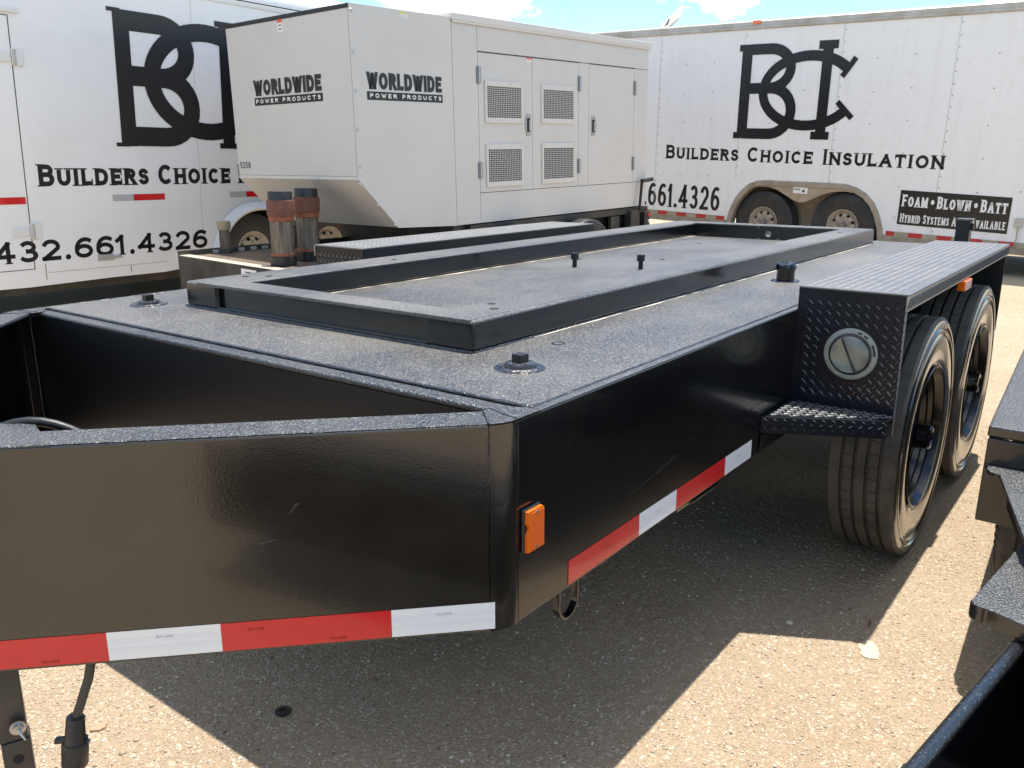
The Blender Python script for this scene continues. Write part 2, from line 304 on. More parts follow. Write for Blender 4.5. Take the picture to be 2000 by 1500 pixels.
# glyph: (width, [strokes], [serifs (x, y, 'h'|'v')]) in a centre-line box 0..1 x 0..1
G = {
 'A': (.98, [[(0, 0), (.5, 1), (1, 0)], [(.2, .32), (.8, .32)]], [(0, 0, 'h'), (1, 0, 'h')]),
 'B': (.80, [[(0, 0), (0, 1)], [(0, 1), (.55, 1)]+arc(.55, .77, .38, .23, 90, -90)[1:]+[(0, .54)], [(0, .54), (.58, .54)]+arc(.6, .27, .4, .27, 90, -90)[1:]+[(0, 0)]], [(0, 0, 'h'), (0, 1, 'h')]),
 'C': (.92, [arc(.52, .5, .52, .5, 48, 312, 26)], [(.87, .85, 'v'), (.87, .15, 'v')]),
 'D': (.90, [[(0, 0), (0, 1)], [(0, 1), (.5, 1)]+arc(.5, .5, .5, .5, 90, -90, 18)[1:]+[(0, 0)]], [(0, 0, 'h'), (0, 1, 'h')]),
 'E': (.74, [[(1, 1), (0, 1), (0, 0), (1, 0)], [(0, .52), (.78, .52)]], [(0, 0, 'h'), (0, 1, 'h'), (1, 1, 'v'), (1, 0, 'v')]),
 'F': (.70, [[(1, 1), (0, 1), (0, 0)], [(0, .5), (.78, .5)]], [(0, 0, 'h'), (0, 1, 'h'), (1, 1, 'v')]),
 'H': (.90, [[(0, 0), (0, 1)], [(1, 0), (1, 1)], [(0, .52), (1, .52)]], [(0, 0, 'h'), (0, 1, 'h'), (1, 0, 'h'), (1, 1, 'h')]),
 'I': (.18, [[(.5, 0), (.5, 1)]], [(.5, 0, 'h'), (.5, 1, 'h')]),
 'L': (.68, [[(0, 1), (0, 0), (1, 0)]], [(0, 1, 'h'), (0, 0, 'h'), (1, 0, 'v')]),
 'M': (1.12, [[(0, 0), (0, 1)], [(1, 0), (1, 1)], [(0, 1), (.5, .22)], [(1, 1), (.5, .22)]], [(0, 0, 'h'), (1, 0, 'h')]),
 'N': (.92, [[(0, 0), (0, 1), (1, 0), (1, 1)]], [(0, 0, 'h'), (0, 1, 'h'), (1, 1, 'h')]),
 'O': (1.0, [arc(.5, .5, .5, .5, 90, 450, 32)], []),
 'P': (.74, [[(0, 0), (0, 1)], [(0, 1), (.6, 1)]+arc(.62, .73, .38, .27, 90, -90)[1:]+[(0, .46)]], [(0, 0, 'h'), (0, 1, 'h')]),
 'R': (.82, [[(0, 0), (0, 1)], [(0, 1), (.58, 1)]+arc(.6, .76, .36, .24, 90, -90)[1:]+[(0, .52)], [(.5, .52), (1, 0)]], [(0, 0, 'h'), (0, 1, 'h'), (1, 0, 'h')]),
 'S': (.72, [arc(.5, .76, .46, .24, 12, 262, 16)+arc(.5, .26, .5, .26, 82, -168, 16)], [(.9, .87, 'v'), (.07, .12, 'v')]),
 'T': (.82, [[(0, 1), (1, 1)], [(.5, 1), (.5, 0)]], [(.5, 0, 'h'), (0, 1, 'v'), (1, 1, 'v')]),
 'U': (.86, [[(0, 1), (0, .4)]+arc(.5, .4, .5, .4, 180, 360, 16)[1:]+[(1, 1)]], [(0, 1, 'h'), (1, 1, 'h')]),
 'V': (.92, [[(0, 1), (.5, 0), (1, 1)]], [(0, 1, 'h'), (1, 1, 'h')]),
 'W': (1.25, [[(0, 1), (.26, 0), (.5, .9), (.74, 0), (1, 1)]], [(0, 1, 'h'), (1, 1, 'h')]),
 'Y': (.88, [[(0, 1), (.5, .48), (1, 1)], [(.5, .48), (.5, 0)]], [(0, 1, 'h'), (1, 1, 'h'), (.5, 0, 'h')]),
 '1': (.30, [[(.1, .86), (.62, 1), (.62, 0)]], [(.62, 0, 'h')]),
 '2': (.72, [arc(.5, .70, .48, .30, 165, -25, 14)+[(.02, 0), (1, 0)]], [(1, 0, 'v'), (.04, .78, 'v')]),
 '3': (.70, [arc(.46, .75, .42, .25, 150, -90, 14), arc(.46, .26, .52, .26, 90, -150, 16)], [(.08, .88, 'v'), (.02, .12, 'v')]),
 '4': (.78, [[(1, .28), (0, .28), (.72, 1), (.72, 0)]], [(.72, 0, 'h')]),
 '5': (.70, [[(.92, 1), (.14, 1), (.08, .56)]+arc(.45, .32, .52, .32, 125, -150, 16)], []),
 '6': (.74, [arc(.5, .30, .5, .30, 180, 540, 24), arc(.62, .42, .62, .58, 62, 190, 14)], [(.9, .93, 'v')]),
 '8': (.72, [arc(.5, .75, .42, .25, 90, 450, 22), arc(.5, .26, .5, .26, 90, 450, 22)], []),
 '9': (.74, [arc(.5, .70, .5, .30, 0, 360, 24), arc(.38, .58, .62, .58, -118, 10, 14)], []),
 '-': (.4, [[(0, .5), (1, .5)]], []), '.': (.16, [], []), '*': (.2, [], []), ' ': (.42, [], []),
}
class Letters:
    """flat cut-vinyl strokes on the local plane y = y0 (face towards -y) or x = const"""
    def __init__(s, plane='y', at=-.001, flip=1): s.mb = MB(); s.plane = plane; s.at = at; s.flip = flip; s.n = 0; s.cb = None
    def P(s, u, z, k=0):
        d = -.00012*k
        return (u, s.at+d, z) if s.plane == 'y' else (s.at+d, u, z)
    def ribbon(s, pts, w, clip=None, ext=None):
        s.n += 1; k = s.n % 12; h = w/2
        P = [Vector((a, b)) for a, b in pts]
        closed = (P[0]-P[-1]).length < 1e-6 and len(P) > 4
        if closed: P = P[:-1]
        elif clip is not None:
            m_arc = len(P)
            for i, j in ((0, 1), (-1, -2)):
                d = (P[i]-P[j]).normalized(); P[i] = P[i]+d*(h*.98 if abs(d.x) > abs(d.y)*1.6 else h*2.2 if m_arc < 9 else h*.4)
        # split at sharp corners so that apexes stay blunt
        runs = [[0]]; m = len(P)
        for i in range(1, m):
            runs[-1].append(i)
            if not closed and i < m-1 and (P[i]-P[i-1]).normalized().dot((P[i+1]-P[i]).normalized()) < -.25: runs.append([i])
        for run in runs:
            Q = [P[i].copy() for i in run]; n = len(Q)
            if len(runs) > 1 and n >= 2:
                if run[0] != 0: Q[0] = Q[0]+(Q[0]-Q[1]).normalized()*h*1.2
                if run[-1] != m-1: Q[-1] = Q[-1]+(Q[-1]-Q[-2]).normalized()*h*1.2
            L, R = [], []
            for i in range(n):
                if closed: a, b = Q[i]-Q[i-1], Q[(i+1) % n]-Q[i]
                else:
                    a = Q[i]-Q[i-1] if i else Q[1]-Q[0]; b = Q[i+1]-Q[i] if i < n-1 else Q[i]-Q[i-1]
                a.normalize(); b.normalize(); q = Vector((-a.y, a.x))+Vector((-b.y, b.x))
                if q.length < 1e-6: q = Vector((-a.y, a.x))
                q.normalize(); sc = min(1/max(q.dot(Vector((-a.y, a.x))), .25), 1.6)
                L.append(Q[i]+q*h*sc); R.append(Q[i]-q*h*sc)
            for i in range(n if closed else n-1):
                j = (i+1) % n; poly = [L[i], L[j], R[j], R[i]]
                if clip is not None:
                    for lim, sg in ((clip[0], 1), (clip[1], -1)):
                        o = []
                        for q0, q1 in zip(poly, poly[1:]+poly[:1]):
                            d0, d1 = (q0.y-lim)*sg, (q1.y-lim)*sg
                            if d0 >= 0: o.append(q0)
                            if (d0 > 0) != (d1 > 0) and abs(d0-d1) > 1e-9: o.append(q0.lerp(q1, d0/(d0-d1)))
                        poly = o
                        if len(poly) < 3: break
                if len(poly) >= 3: s.mb.add([s.P(p.x, p.y, k) for p in poly], [tuple(range(len(poly)))[::-1]])
    def disc(s, x, z, r, rz=None):
        s.n += 1
        s.mb.add([s.P(x+r*math.cos(2*math.pi*i/14), z+(rz or r)*math.sin(2*math.pi*i/14), s.n % 12) for i in range(14)], [tuple(range(14))])
    def rect(s, u0, u1, z0, z1, k=0): s.mb.add([s.P(u0, z0, k), s.P(u1, z0, k), s.P(u1, z1, k), s.P(u0, z1, k)], [(0, 1, 2, 3)])
    def text(s, txt, u0, u1, zb, h, w, small=.80, serif=True, gap=.17, zslope=0., space=.42, reverse=False):
        adv = []; tot = 0
        for ch in txt:
            sc = small if ch.islower() else 1; g = G[ch.upper()]; gw = (space if ch == ' ' else g[0])*sc+w/h*(0 if ch == ' ' else 1); adv.append((ch, sc, gw, tot)); tot += gw+gap
        tot -= gap; k = (u1-u0)/(tot*h)
        for ch, sc, gw, x in adv:
            _, strokes, ser = G[ch.upper()]
            x0 = u0+x*h*k; wd = gw*h*k; hh = h*sc; z0 = zb+zslope*(x0-u0)
            f = lambda p: (x0+w/2+p[0]*(wd-w), z0+w/2+p[1]*(hh-w))
            if s.cb and ch != ' ': s.cb(ch)
            if ch == '.': s.disc(x0+wd/2, z0+w*.55, w*.62, w*.62)
            if ch == '*': s.disc(x0+wd/2, z0+hh*.5, w*.8, w*1.1)
            for st in strokes: s.ribbon([f(p) for p in st], w*(.92 if sc == 1 else .86), clip=(z0, z0+hh))
            if serif:
                for px, pz, kd in ser:
                    q = f((px, pz)); t_ = w*.26
                    if kd == 'h':
                        zz = z0+t_/2 if pz < .5 else z0+hh-t_/2; s.ribbon([(q[0]-w*.82, zz), (q[0]+w*.82, zz)], t_)
                    elif ch.upper() in 'ELTF': s.ribbon([(q[0]+w*.35*(1 if px > .5 else -1), q[1]-w*.62), (q[0]+w*.35*(1 if px > .5 else -1), q[1]+w*.62)], t_, clip=(z0, z0+hh))
        return s
    def build(s, name, m, parent): return s.mb.build(name, m, parent)

def glyph_parts(Lt, fn, m, parent, calls):
    """each letter or digit its own thin vinyl part"""
    first = [None]
    def flush():
        if Lt.mb.v and first[0]: fn(Lt.mb, first[0], m, parent)
        Lt.mb = MB()
    def cb(ch): flush(); first[0] = 'digit' if ch.isdigit() else 'dot' if ch in '.*' else 'letter'
    Lt.cb = cb
    for a, k in calls: Lt.text(*a, **k); flush()
# ------------------------------------------------------------------ ground
def gz(x): 
    t = min(max((x-7.8)/2.0, 0), 1); return .11*t*t*(3-2*t)
xs = [-300, -80, -20, -5]+[i*.5 for i in range(0, 27)]+[20, 40, 100, 400]; ys = [-300, -60, -15, 0, 4, 8, 14, 40, 120, 400]
g = MB(); vs = [(x, y, gz(x)) for x in xs for y in ys]; ny = len(ys)
g.add(vs, [(i*ny+j, (i+1)*ny+j, (i+1)*ny+j+1, i*ny+j+1) for i in range(len(xs)-1) for j in range(ny-1)], True)
go = g.build('ground', 'caliche_gravel'); tag(go, 'pale tan caliche gravel lot under all the trailers', kind='structure')
# loose gravel, real stones
ico_bm = bmesh.new(); bmesh.ops.create_icosphere(ico_bm, subdivisions=1, radius=1); ico_v = np.array([v.co[:] for v in ico_bm.verts]); ico_f = np.array([[v.index for v in f.verts] for f in ico_bm.faces]); ico_bm.free()
def pebbles(name, label, n, area, rmin, rmax, seed):
    r_ = np.random.default_rng(seed)
    x0, x1, y0, y1 = area
    px = x0+(x1-x0)*r_.random(n)**1.35; py = y0+(y1-y0)*r_.random(n); r = rmin*(rmax/rmin)**(r_.random(n)**2.6)
    sc = np.stack([r*(.75+.6*r_.random(n)), r*(.75+.6*r_.random(n)), r*(.4+.35*r_.random(n))], 1)
    a = r_.random(n)*6.283; ca, sa = np.cos(a), np.sin(a)
    v = ico_v[None]*(1+.22*r_.standard_normal((n, len(ico_v), 1)))*sc[:, None, :]
    vx = v[..., 0]*ca[:, None]-v[..., 1]*sa[:, None]+px[:, None]; vy = v[..., 0]*sa[:, None]+v[..., 1]*ca[:, None]+py[:, None]
    z0 = np.array([gz(t) for t in px]); vz = v[..., 2]+z0[:, None]+sc[:, 2][:, None]*.25
    V = np.stack([vx, vy, vz], -1).reshape(-1, 3); F = (ico_f[None]+(np.arange(n)*len(ico_v))[:, None, None]).reshape(-1, 3)
    me = bpy.data.meshes.new(name); me.vertices.add(len(V)); me.vertices.foreach_set('co', V.astype(np.float32).ravel())
    me.loops.add(F.size); me.loops.foreach_set('vertex_index', F.astype(np.int32).ravel())
    me.polygons.add(len(F)); me.polygons.foreach_set('loop_start', np.arange(0, F.size, 3, dtype=np.int32)); me.update(calc_edges=True)
    at = me.attributes.new('tone', 'FLOAT', 'POINT'); at.data.foreach_set('value', np.repeat(r_.random(n), len(ico_v)).astype(np.float32))
    me.materials.append(MAT['pebble_stone']); o = bpy.data.objects.new(name, me); COL.objects.link(o); return tag(o, label, kind='stuff')
pebbles('gravel', 'fine loose gravel scattered over the near ground', 92000, (.5, 4.6, -.3, 3.0), .0011, .0046, 3)
pebbles('loose_stones', 'larger loose stones dotted on the gravel lot', 4000, (.5, 8.5, -1, 5), .0030, .0090, 4)

# ------------------------------------------------------------------ main black trailer
OX, OY, OZ, TP, TR = 1.06668, .80279, .86675, -.00063, -.0141
TM = Matrix.Translation((OX, OY, OZ)) @ Matrix.Rotation(TP, 4, 'Y') @ Matrix.Rotation(TR, 4, 'X') @ Matrix.Translation((0, 0, -OZ))
T = empty('equipment_trailer', 'black textured steel trailer with empty raised mounting frame on its deck', 'trailer', TM)
S = (0, 0, OZ); WD = 1.8017; HR = .3762; XR = 3.812; ANG = .772
def tb(mb, name, m, parent=T, bevel=0, **k): return mb.build(name, m, parent, bevel, shift=S, **k)
# side rails (web face outside, top and bottom flanges)
for s_y, y0 in ((1, 0), (-1, WD)):
    f = lambda a: y0+s_y*a
    def bx(mb, x0, x1, a0, a1, z0, z1): mb.box(x0, x1, min(f(a0), f(a1)), max(f(a0), f(a1)), z0, z1)
    pr = [(0, f(0), 0), (0, f(.0), -HR), (0, f(.075), -HR), (0, f(.075), -HR+.012), (0, f(.010), -HR+.012), (0, f(.010), -.012), (0, f(.030), -.012), (0, f(.030), 0)]
    m_ = MB().prism([(.030, b_, c_) for a_, b_, c_ in pr], (XR-.030, 0, 0)); tb(m_, 'side_rail', 'black_paint_smooth', bevel=.003)
# rail cap strips, lying along the deck edge (coarse paint on the upper face)
for y0, y1 in ((.0025, .0215), (WD-.0215, WD-.0025)):
    tb(MB().box(.10, XR-.002, y0, y1, -.004, .0018), 'rail_top', 'black_paint_coarse', bevel=.0012)
# deck plate
AX, AY = .1009, .0234
tb(MB().box(AX+.006, XR-.01, AY+.004, WD-AY-.004, -.010, .0035), 'deck_plate', 'black_paint_deck', bevel=.002)
# weld beads round the deck plate
def bead(path, r=.0042, seedv=1, name='weld_bead', step=.006, m='weld', parent=T):
    rr = random.Random(seedv); pts = []
    for a, b in zip(path[:-1], path[1:]):
        a, b = Vector(a), Vector(b); n = max(2, int((b-a).length/step))
        for i in range(n): pts.append(a.lerp(b, i/n)+Vector((rr.uniform(-1, 1), rr.uniform(-1, 1), rr.uniform(-.5, .5)))*r*.18)
    pts.append(Vector(path[-1])); rs = [r*rr.uniform(.8, 1.2) for _ in pts]
    return tb(MB().tube(pts, rs, 6), name, m, parent, angle=60)
bead([(XR-.02, AY, .0005), (AX+.002, AY, .0005), (AX+.002, WD-AY, .0005), (XR-.02, WD-AY, .0005)], .0032)
# cross member in front of the tank, rounded flange
tb(MB().box(.059, .099, .035, WD-.035, -.014, -.001), 'cross_flange', 'black_paint_coarse', bevel=.006, seg=3)
tb(MB().box(.062, .075, .012, WD-.012, -HR+.002, -.015), 'front_wall', 'black_plain', bevel=.001)
tb(MB().box(.08, XR-.03, .012, WD-.012, -HR+.012, -.012), 'tank_body', 'black_plain')
tb(MB().box(XR-.012, XR, .012, WD-.012, -HR, .003), 'rear_plate', 'black_paint_smooth', bevel=.002)
# tongue rails
ca, sa = math.cos(ANG), math.sin(ANG)
LT = WD/2/sa
def tongue(sgn):
    o = Vector((0, 0 if sgn > 0 else WD, 0)); d = Vector((-ca, sa*sgn, 0)); n = Vector((sa, ca*sgn, 0))   # n: inward
    def q(s_, a, z): p = o+d*s_+n*a; return (p.x, p.y, z)
    t_ = math.tan(ANG/2)  # mitre with the side rail
    prof = [(0, 0), (0, -HR), (.08, -HR), (.08, -HR+.012), (.011, -HR+.012), (.011, -.012), (.08, -.012), (.08, 0)]
    a_ = [q(min(a*t_*0+.0, 1), a, z) for a, z in prof]
    mb = MB(); n_ = len(prof)
    A_ = [q(.030, a, z) for a, z in prof]; B_ = [q(LT+.02-a*.9, a, z) for a, z in prof]
    fs = [tuple(range(n_)), tuple(range(2*n_-1, n_-1, -1))]+[(i, i+n_, (i+1) % n_+n_, (i+1) % n_) for i in range(n_)]
    if sgn < 0: fs = [f_[::-1] for f_ in fs]
    mb.add(A_+B_, fs); tb(mb, 'tongue_rail', 'black_paint_dusty' if sgn > 0 else 'black_paint_smooth', bevel=.0035)
    # coarse painted strip on the flange
    e = .0035
    st = MB().prism([q(.032, e, 0), q(LT-.02, e, 0), q(LT-.09, .077, 0), q(.032, .077, 0)], (0, 0, .0018)); tb(st, 'rail_top', 'black_paint_coarse', bevel=.0012)
    return q
qN = tongue(1); qF = tongue(-1)
# rounded bend joining side rail and tongue rail
RB = .074
for y0, sg in ((0, 1), (WD, -1)):
    f = lambda a: y0+sg*a
    def arcp(r, n=10): return [(.030+r*math.cos(rad(-90-44.23*i/n)), RB+r*math.sin(rad(-90-44.23*i/n))) for i in range(n+1)]
    o_, i_ = arcp(RB), arcp(RB-.011); n = len(o_)
    mb = MB(); vs = [(x, f(y), z) for z in (-HR, -.0005) for x, y in o_]+[(x, f(y), z) for z in (-HR, -.0005) for x, y in i_]
    fs = []
    for i in range(n-1): fs += [(i, i+1, n+i+1, n+i), (2*n+i, 3*n+i, 3*n+i+1, 2*n+i+1), (i, 2*n+i, 2*n+i+1, i+1)]
    if sg > 0: fs = [q_[::-1] for q_ in fs]
    mb.add(vs, fs, True); tb(mb, 'corner_bend', 'black_paint_dusty' if sg > 0 else 'black_paint_smooth', angle=60)
    ti = (-.030*ca+.08*sa, .030*sa+.08*ca)
    o2 = arcp(RB-.003)
    tb(MB().prism([(x, f(y), -.012) for x, y in arcp(RB-.0005)]+[(ti[0], f(ti[1]), -.012), (.066, f(.082), -.012), (.098, f(.032), -.012), (.098, f(.0005), -.012)], (0, 0, .0115)), 'bend_flange', 'black_paint_smooth')
    tb(MB().prism([(x, f(y), .0002) for x, y in o2]+[(ti[0]-.001, f(ti[1]), .0002), (.066, f(.082), .0002), (.098, f(.032), .0002), (.098, f(.003), .0002)], (0, 0, .0018)), 'corner_gusset', 'black_paint_coarse', bevel=.001)
    bead([(-.030*ca+.004*sa, f(.030*sa+.004*ca), .0020), (ti[0], f(ti[1]), .0020)], .0016, 5)
    bead([(.030, f(.003), .0020), (.052, f(.080), .0020)], .0016, 6)
    bead([(-.030*ca-.0005, f(.030*sa), -.02), (-.030*ca-.0005, f(.030*sa), -.10)], .0016, 8, step=.008)
bead([(.058, WD-.012, -.02), (.058, WD-.014, -HR+.01)], .004, 9, step=.007)
# tongue nose plate
q = qN
p_ = lambda s_, a: Vector(q(s_, a, 0))
tb(MB().prism([tuple(p_(.700, -.004)), tuple(p_(LT+.02, -.004)), (-LT*ca-.1, WD/2, 0), tuple(Vector(qF(LT+.02, -.004, 0))), tuple(Vector(qF(.700, -.004, 0))), tuple(Vector(qF(.76, .11, 0))), (-.84*ca-.02, WD/2, 0), tuple(p_(.76, .11))], (0, 0, .0045)), 'nose_plate', 'black_paint_coarse', bevel=.003)
tb(MB().box(-LT*ca-.38, -LT*ca-.02, WD/2-.05, WD/2+.05, -.20, -.08), 'coupler', 'black_paint_smooth', bevel=.006)
# safety hose arching inside the tongue
hs_ = [p_(.655+.20*i/10, .125) + Vector((0, 0, -.050+.055*math.sin(math.pi*i/12))) for i in range(12)]
tb(MB().tube(hs_, .008, 12), 'brake_hose', 'black_plain')

# raised mounting frame (sub-base)
C1, C2, D1, D2, HC = .3698, 3.6441, .3751, 1.4744, .0765
for y0, y1, z_in in ((D1, D1+.147, 1), (D2-.152, D2, -1)):
    nm = tb(MB().box(C1+.0, C2, y0, y1, .0036, HC), 'frame_beam', 'black_paint_smooth', bevel=.009, seg=4)
    nm.data.materials.append(MAT['black_paint_deck'])
    for p in nm.data.polygons:
        if p.normal.z > .2: p.material_index = 1
    sub(tb(MB().box(C1+.010, C2-.010, y0+.010, y1-.010, HC-.006, HC+.0009), 'beam_top', 'black_paint_deck', nm, bevel=.0007), nm)
fm = tb(MB().box(C1+.016, C1+.09, D1+.012, D2-.1525, .0036, HC-.0085), 'frame_beam', 'black_paint_smooth', bevel=.003)
fl = tb(MB().box(C1-.001, C1+.092, D1+.008, D2-.060, HC-.008, HC+.0014), 'beam_top', 'black_paint_deck', fm, bevel=.0022)
tb(MB().box(C1+.002, C1+.016, D1+.014, D2-.06, .0036, .013), 'beam_flange', 'black_paint_smooth', fm, bevel=.002)
def plate_hole(x0, x1, y0, y1, z0, z1, hy, hz, r, n=20):
    mb = MB()
    for X, fl_ in ((x0, 0), (x1, 1)):
        C_ = [(X, hy+r*math.cos(2*math.pi*i/n), hz+r*math.sin(2*math.pi*i/n)) for i in range(n)]; O_ = []
        for i in range(n):
            a = 2*math.pi*i/n; c, s = math.cos(a), math.sin(a)
            k = min(((y1-hy)/c if c > 1e-6 else (y0-hy)/c if c < -1e-6 else 1e9), ((z1-hz)/s if s > 1e-6 else (z0-hz)/s if s < -1e-6 else 1e9))
            O_.append((X, hy+c*k, hz+s*k))
        # corners
        fs = []
        for i in range(n):
            j = (i+1) % n; fs.append((i, j, j+n, i+n) if fl_ == 0 else (i, i+n, j+n, j))
        mb.add(C_+O_, fs)
    mb.add([(x0, hy+r*math.cos(2*math.pi*i/n), hz+r*math.sin(2*math.pi*i/n)) for i in range(n)]+[(x1, hy+r*math.cos(2*math.pi*i/n), hz+r*math.sin(2*math.pi*i/n)) for i in range(n)],
           [(i, i+n, (i+1) % n+n, (i+1) % n) for i in range(n)])
    return mb
rm = MB().box(3.530, 3.538, D1+.147, .8945-.06, .004, HC-.004); rm.box(3.530, 3.538, .8945+.06, D2-.152, .004, HC-.004)
ph = plate_hole(3.530, 3.538, .8345, .9545, .004, HC-.004, .8945, .034, .017)
rm.add(ph.v, ph.f)
rmo = tb(rm, 'frame_beam', 'black_paint_smooth')
tb(MB().box(3.528, C2, D1+.13, D2-.14, HC-.006, HC+.0012), 'beam_top', 'black_paint_deck', rmo, bevel=.002)
bead([(C1, D1-.001, .004), (C1, D2, .004)], .004, 12); bead([(C1, D1-.001, .004), (C2, D1-.001, .004)], .0035, 13)
# dust drifted along the beams
for y0, y1, x0, x1 in ((1.308, 1.3215, .6, 3.52), (.3645, .3722, .6, 3.6)):
    pts = []; n = 60
    up_, lo_ = [], []
    for i in range(n+1):
        x = x0+(x1-x0)*i/n; k = random.uniform(.15, 1)
        far = y1 if y0 > 1 else y1
        near = (y1-(y1-y0)*k*1.0)
        up_.append((x, y1, .0041)); lo_.append((x, near, .0041))
    d_ = MB(); d_.add(up_+lo_, [(i+n+1, i+1+n+1, i+1, i) for i in range(n)]); tag(tb(d_, 'dust', 'pale_stone'), kind='stuff')
# bolt holes / pads on beams and deck
for x, y, z in ((.531, 1.403, HC), (.581, 1.356, HC), (1.144, 1.375, HC), (.576, .485, HC), (.521, .434, HC), (3.30, .45, HC), (2.736, .739, .0035), (2.30, .90, .0035), (2.5, .66, .0035), (3.1, 1.1, .0035), (2.1, 1.2, .0035)):
    tb(MB().cyl((x, y, z+.0008), .011, .0012, n=16), 'bolt_hole', 'vent_dark')
tb(MB().lathe([(.0125, 0), (.0135, .0015), (.0155, .0018), (.0165, 0)], (.57, .282, .0036), 'z', 28), 'ring_mark', 'weld')
# square-head plugs
def plug(x, y, nm='fill_plug'):
    o = tb(MB().lathe([(.054, 0), (.052, .0022), (.048, .0028), (.044, .0014), (.040, .004), (.036, .0045), (.033, .003), (.0325, .009), (.030, .0125), (.020, .014), (0, .0145)], (x, y, .0036), 'z', 40), nm, 'weld')
    b = MB(); r_ = .0180
    b.prism([(x+r_*math.cos(rad(40+90*i)), y+r_*math.sin(rad(40+90*i)), .016) for i in range(4)], (0, 0, .018)); tb(b, 'plug_head', 'black_plain', o, bevel=.0015)
plug(.32, .209); plug(.31, 1.581)
# capped vent riser wrapped in tape
v_ = tb(MB().lathe([(.050, 0), (.048, .003), (.040, .004), (.036, .005), (.0315, .0055), (.031, .035), (.032, .037), (.032, .050)], (1.955, .236, .0036), 'z', 36), 'vent_riser', 'black_gloss')
w_ = MB(); n = 28; ringv = []; rows = [(.0325, .040), (.034, .047), (.035, .053), (.0335, .060), (.024, .064), (.013, .066), (.004, .070)]
for r_, z_ in rows:
    for k in range(n):
        a = 2*math.pi*k/n; j = 1+random.uniform(-.05, .05); ringv.append((1.955+r_*j*math.cos(a), .236+r_*j*math.sin(a), .0036+z_+random.uniform(-.0028, .0028)))
w_.add(ringv, [(i*n+k, i*n+(k+1) % n, (i+1)*n+(k+1) % n, (i+1)*n+k) for i in range(len(rows)-1) for k in range(n)]+[tuple(range((len(rows)-1)*n, len(rows)*n))])
for i in range(len(w_.sm)): w_.sm[i] = False
tape_o = tb(w_, 'tape_wrap', 'black_gloss', v_, angle=5)
# two short capped studs inside the frame
for x, y in ((1.86, 1.067), (1.959, .82)):
    st = tb(MB().cyl((x, y, .0036), .0095, .045, n=16), 'pipe_stub', 'black_plain')
    tb(MB().box(x-.0120, x+.0120, y-.0120, y+.0120, .034, .060), 'stub_cap', 'black_plain', st, bevel=.002)

# reflective tape
IN = .0254; TZ = -HR+.0564
def tape(a, b, red, place, parent=T):
    """place(s, z, out) -> point"""
    mb = MB().prism([place(a, TZ-.0508, .0006), place(b, TZ-.0508, .0006), place(b, TZ, .0006), place(a, TZ, .0006)], tuple(Vector(place(a, TZ, .0011))-Vector(place(a, TZ, .0006))))
    o = tb(mb, 'reflective_tape', 'tape_red' if red else 'tape_white')
    if not red:
        for z_ in (.0140, .0290):
            m2_ = MB().flat([place(a+.0004, TZ-z_-.0075, .0014), place(b-.0004, TZ-z_-.0075, .0014), place(b-.0004, TZ-z_, .0014), place(a+.0004, TZ-z_, .0014)])
            tb(m2_, 'tape_band', 'tape_band', o)
    return o
side_place = lambda s_, z, o: (s_, -o, z)
def tong_place(s_, z, o): p = Vector((-ca, sa, 0))*s_-Vector((sa, ca, 0))*o; return (p.x, p.y, z)
t0, k0 = .1916, .0223
tapes = []
for a, b, rd in ((0, 11, 1), (11, 18, 0), (18, 29, 1), (29, 36, 0)): tapes.append((tape(t0+a*IN, t0+b*IN, rd, side_place), a, b, rd, 'y'))
for a, b, rd in ((0, 7, 0), (7, 18, 1), (18, 25, 0), (25, 36, 1), (36, 43, 0)):
    tapes.append((tape(k0+a*IN, k0+b*IN, rd, tong_place), a, b, rd, 't'))
# tiny DOT-C2 print, upside down as on the strip
def dot_print(s_c, zc, place, rd, parent):
    Lt = Letters('y', 0); Lt.text('DOT-C2', 0, .026, 0, .0045, .0009, serif=False, gap=.25)
    mb = MB(); mb.v = [place(s_c+(v[0]-.013 if place is tong_place else .013-v[0]), zc-v[2], .0019) for v in Lt.mb.v]; mb.f = Lt.mb.f; mb.sm = Lt.mb.sm
    tb(mb, 'tape_print', 'decal_darkred' if rd else 'decal_fine', parent)
for o, a, b, rd, kd in tapes:
    if kd == 't':
        dot_print(k0+(a+(b-a)*(.5 if not rd else .32))*IN, TZ-(.012 if not rd else .041), tong_place, rd, o)
        if rd: dot_print(k0+(a+(b-a)*.8)*IN, TZ-.012, tong_place, rd, o)
    else: dot_print(t0+(a+(b-a)*.5)*IN, TZ-.02, side_place, rd, o)
# scuffs and a crease in the paint of the rails
for s_, z, l, h, a in ((.392, -.178, .030, .0022, .15), (.405, -.181, .014, .0035, -.2), (.352, -.128, .022, .0016, .9), (.345, -.118, .012, .0030, .5)):
    pts = [(-l/2, 0), (0, -h), (l/2, -h*.2), (l*.45, h*.4), (0, h*.6)]
    tb(MB().flat([tong_place(s_-(u*math.cos(a)-v*math.sin(a)), z+u*math.sin(a)+v*math.cos(a), .0004) for u, v in pts]), 'paint_scuff', 'scuff')
for a_, b_, z0, z1 in ((.42, .66, -.262, -.236), (.52, .63, -.252, -.232), (.18, .20, -.07, -.12)):
    tb(MB().flat([(a_, -.0004, z0), (b_, -.0004, z1), (b_, -.0004, z1+.0012), (a_, -.0004, z0+.0012)]), 'paint_scuff', 'scuff')
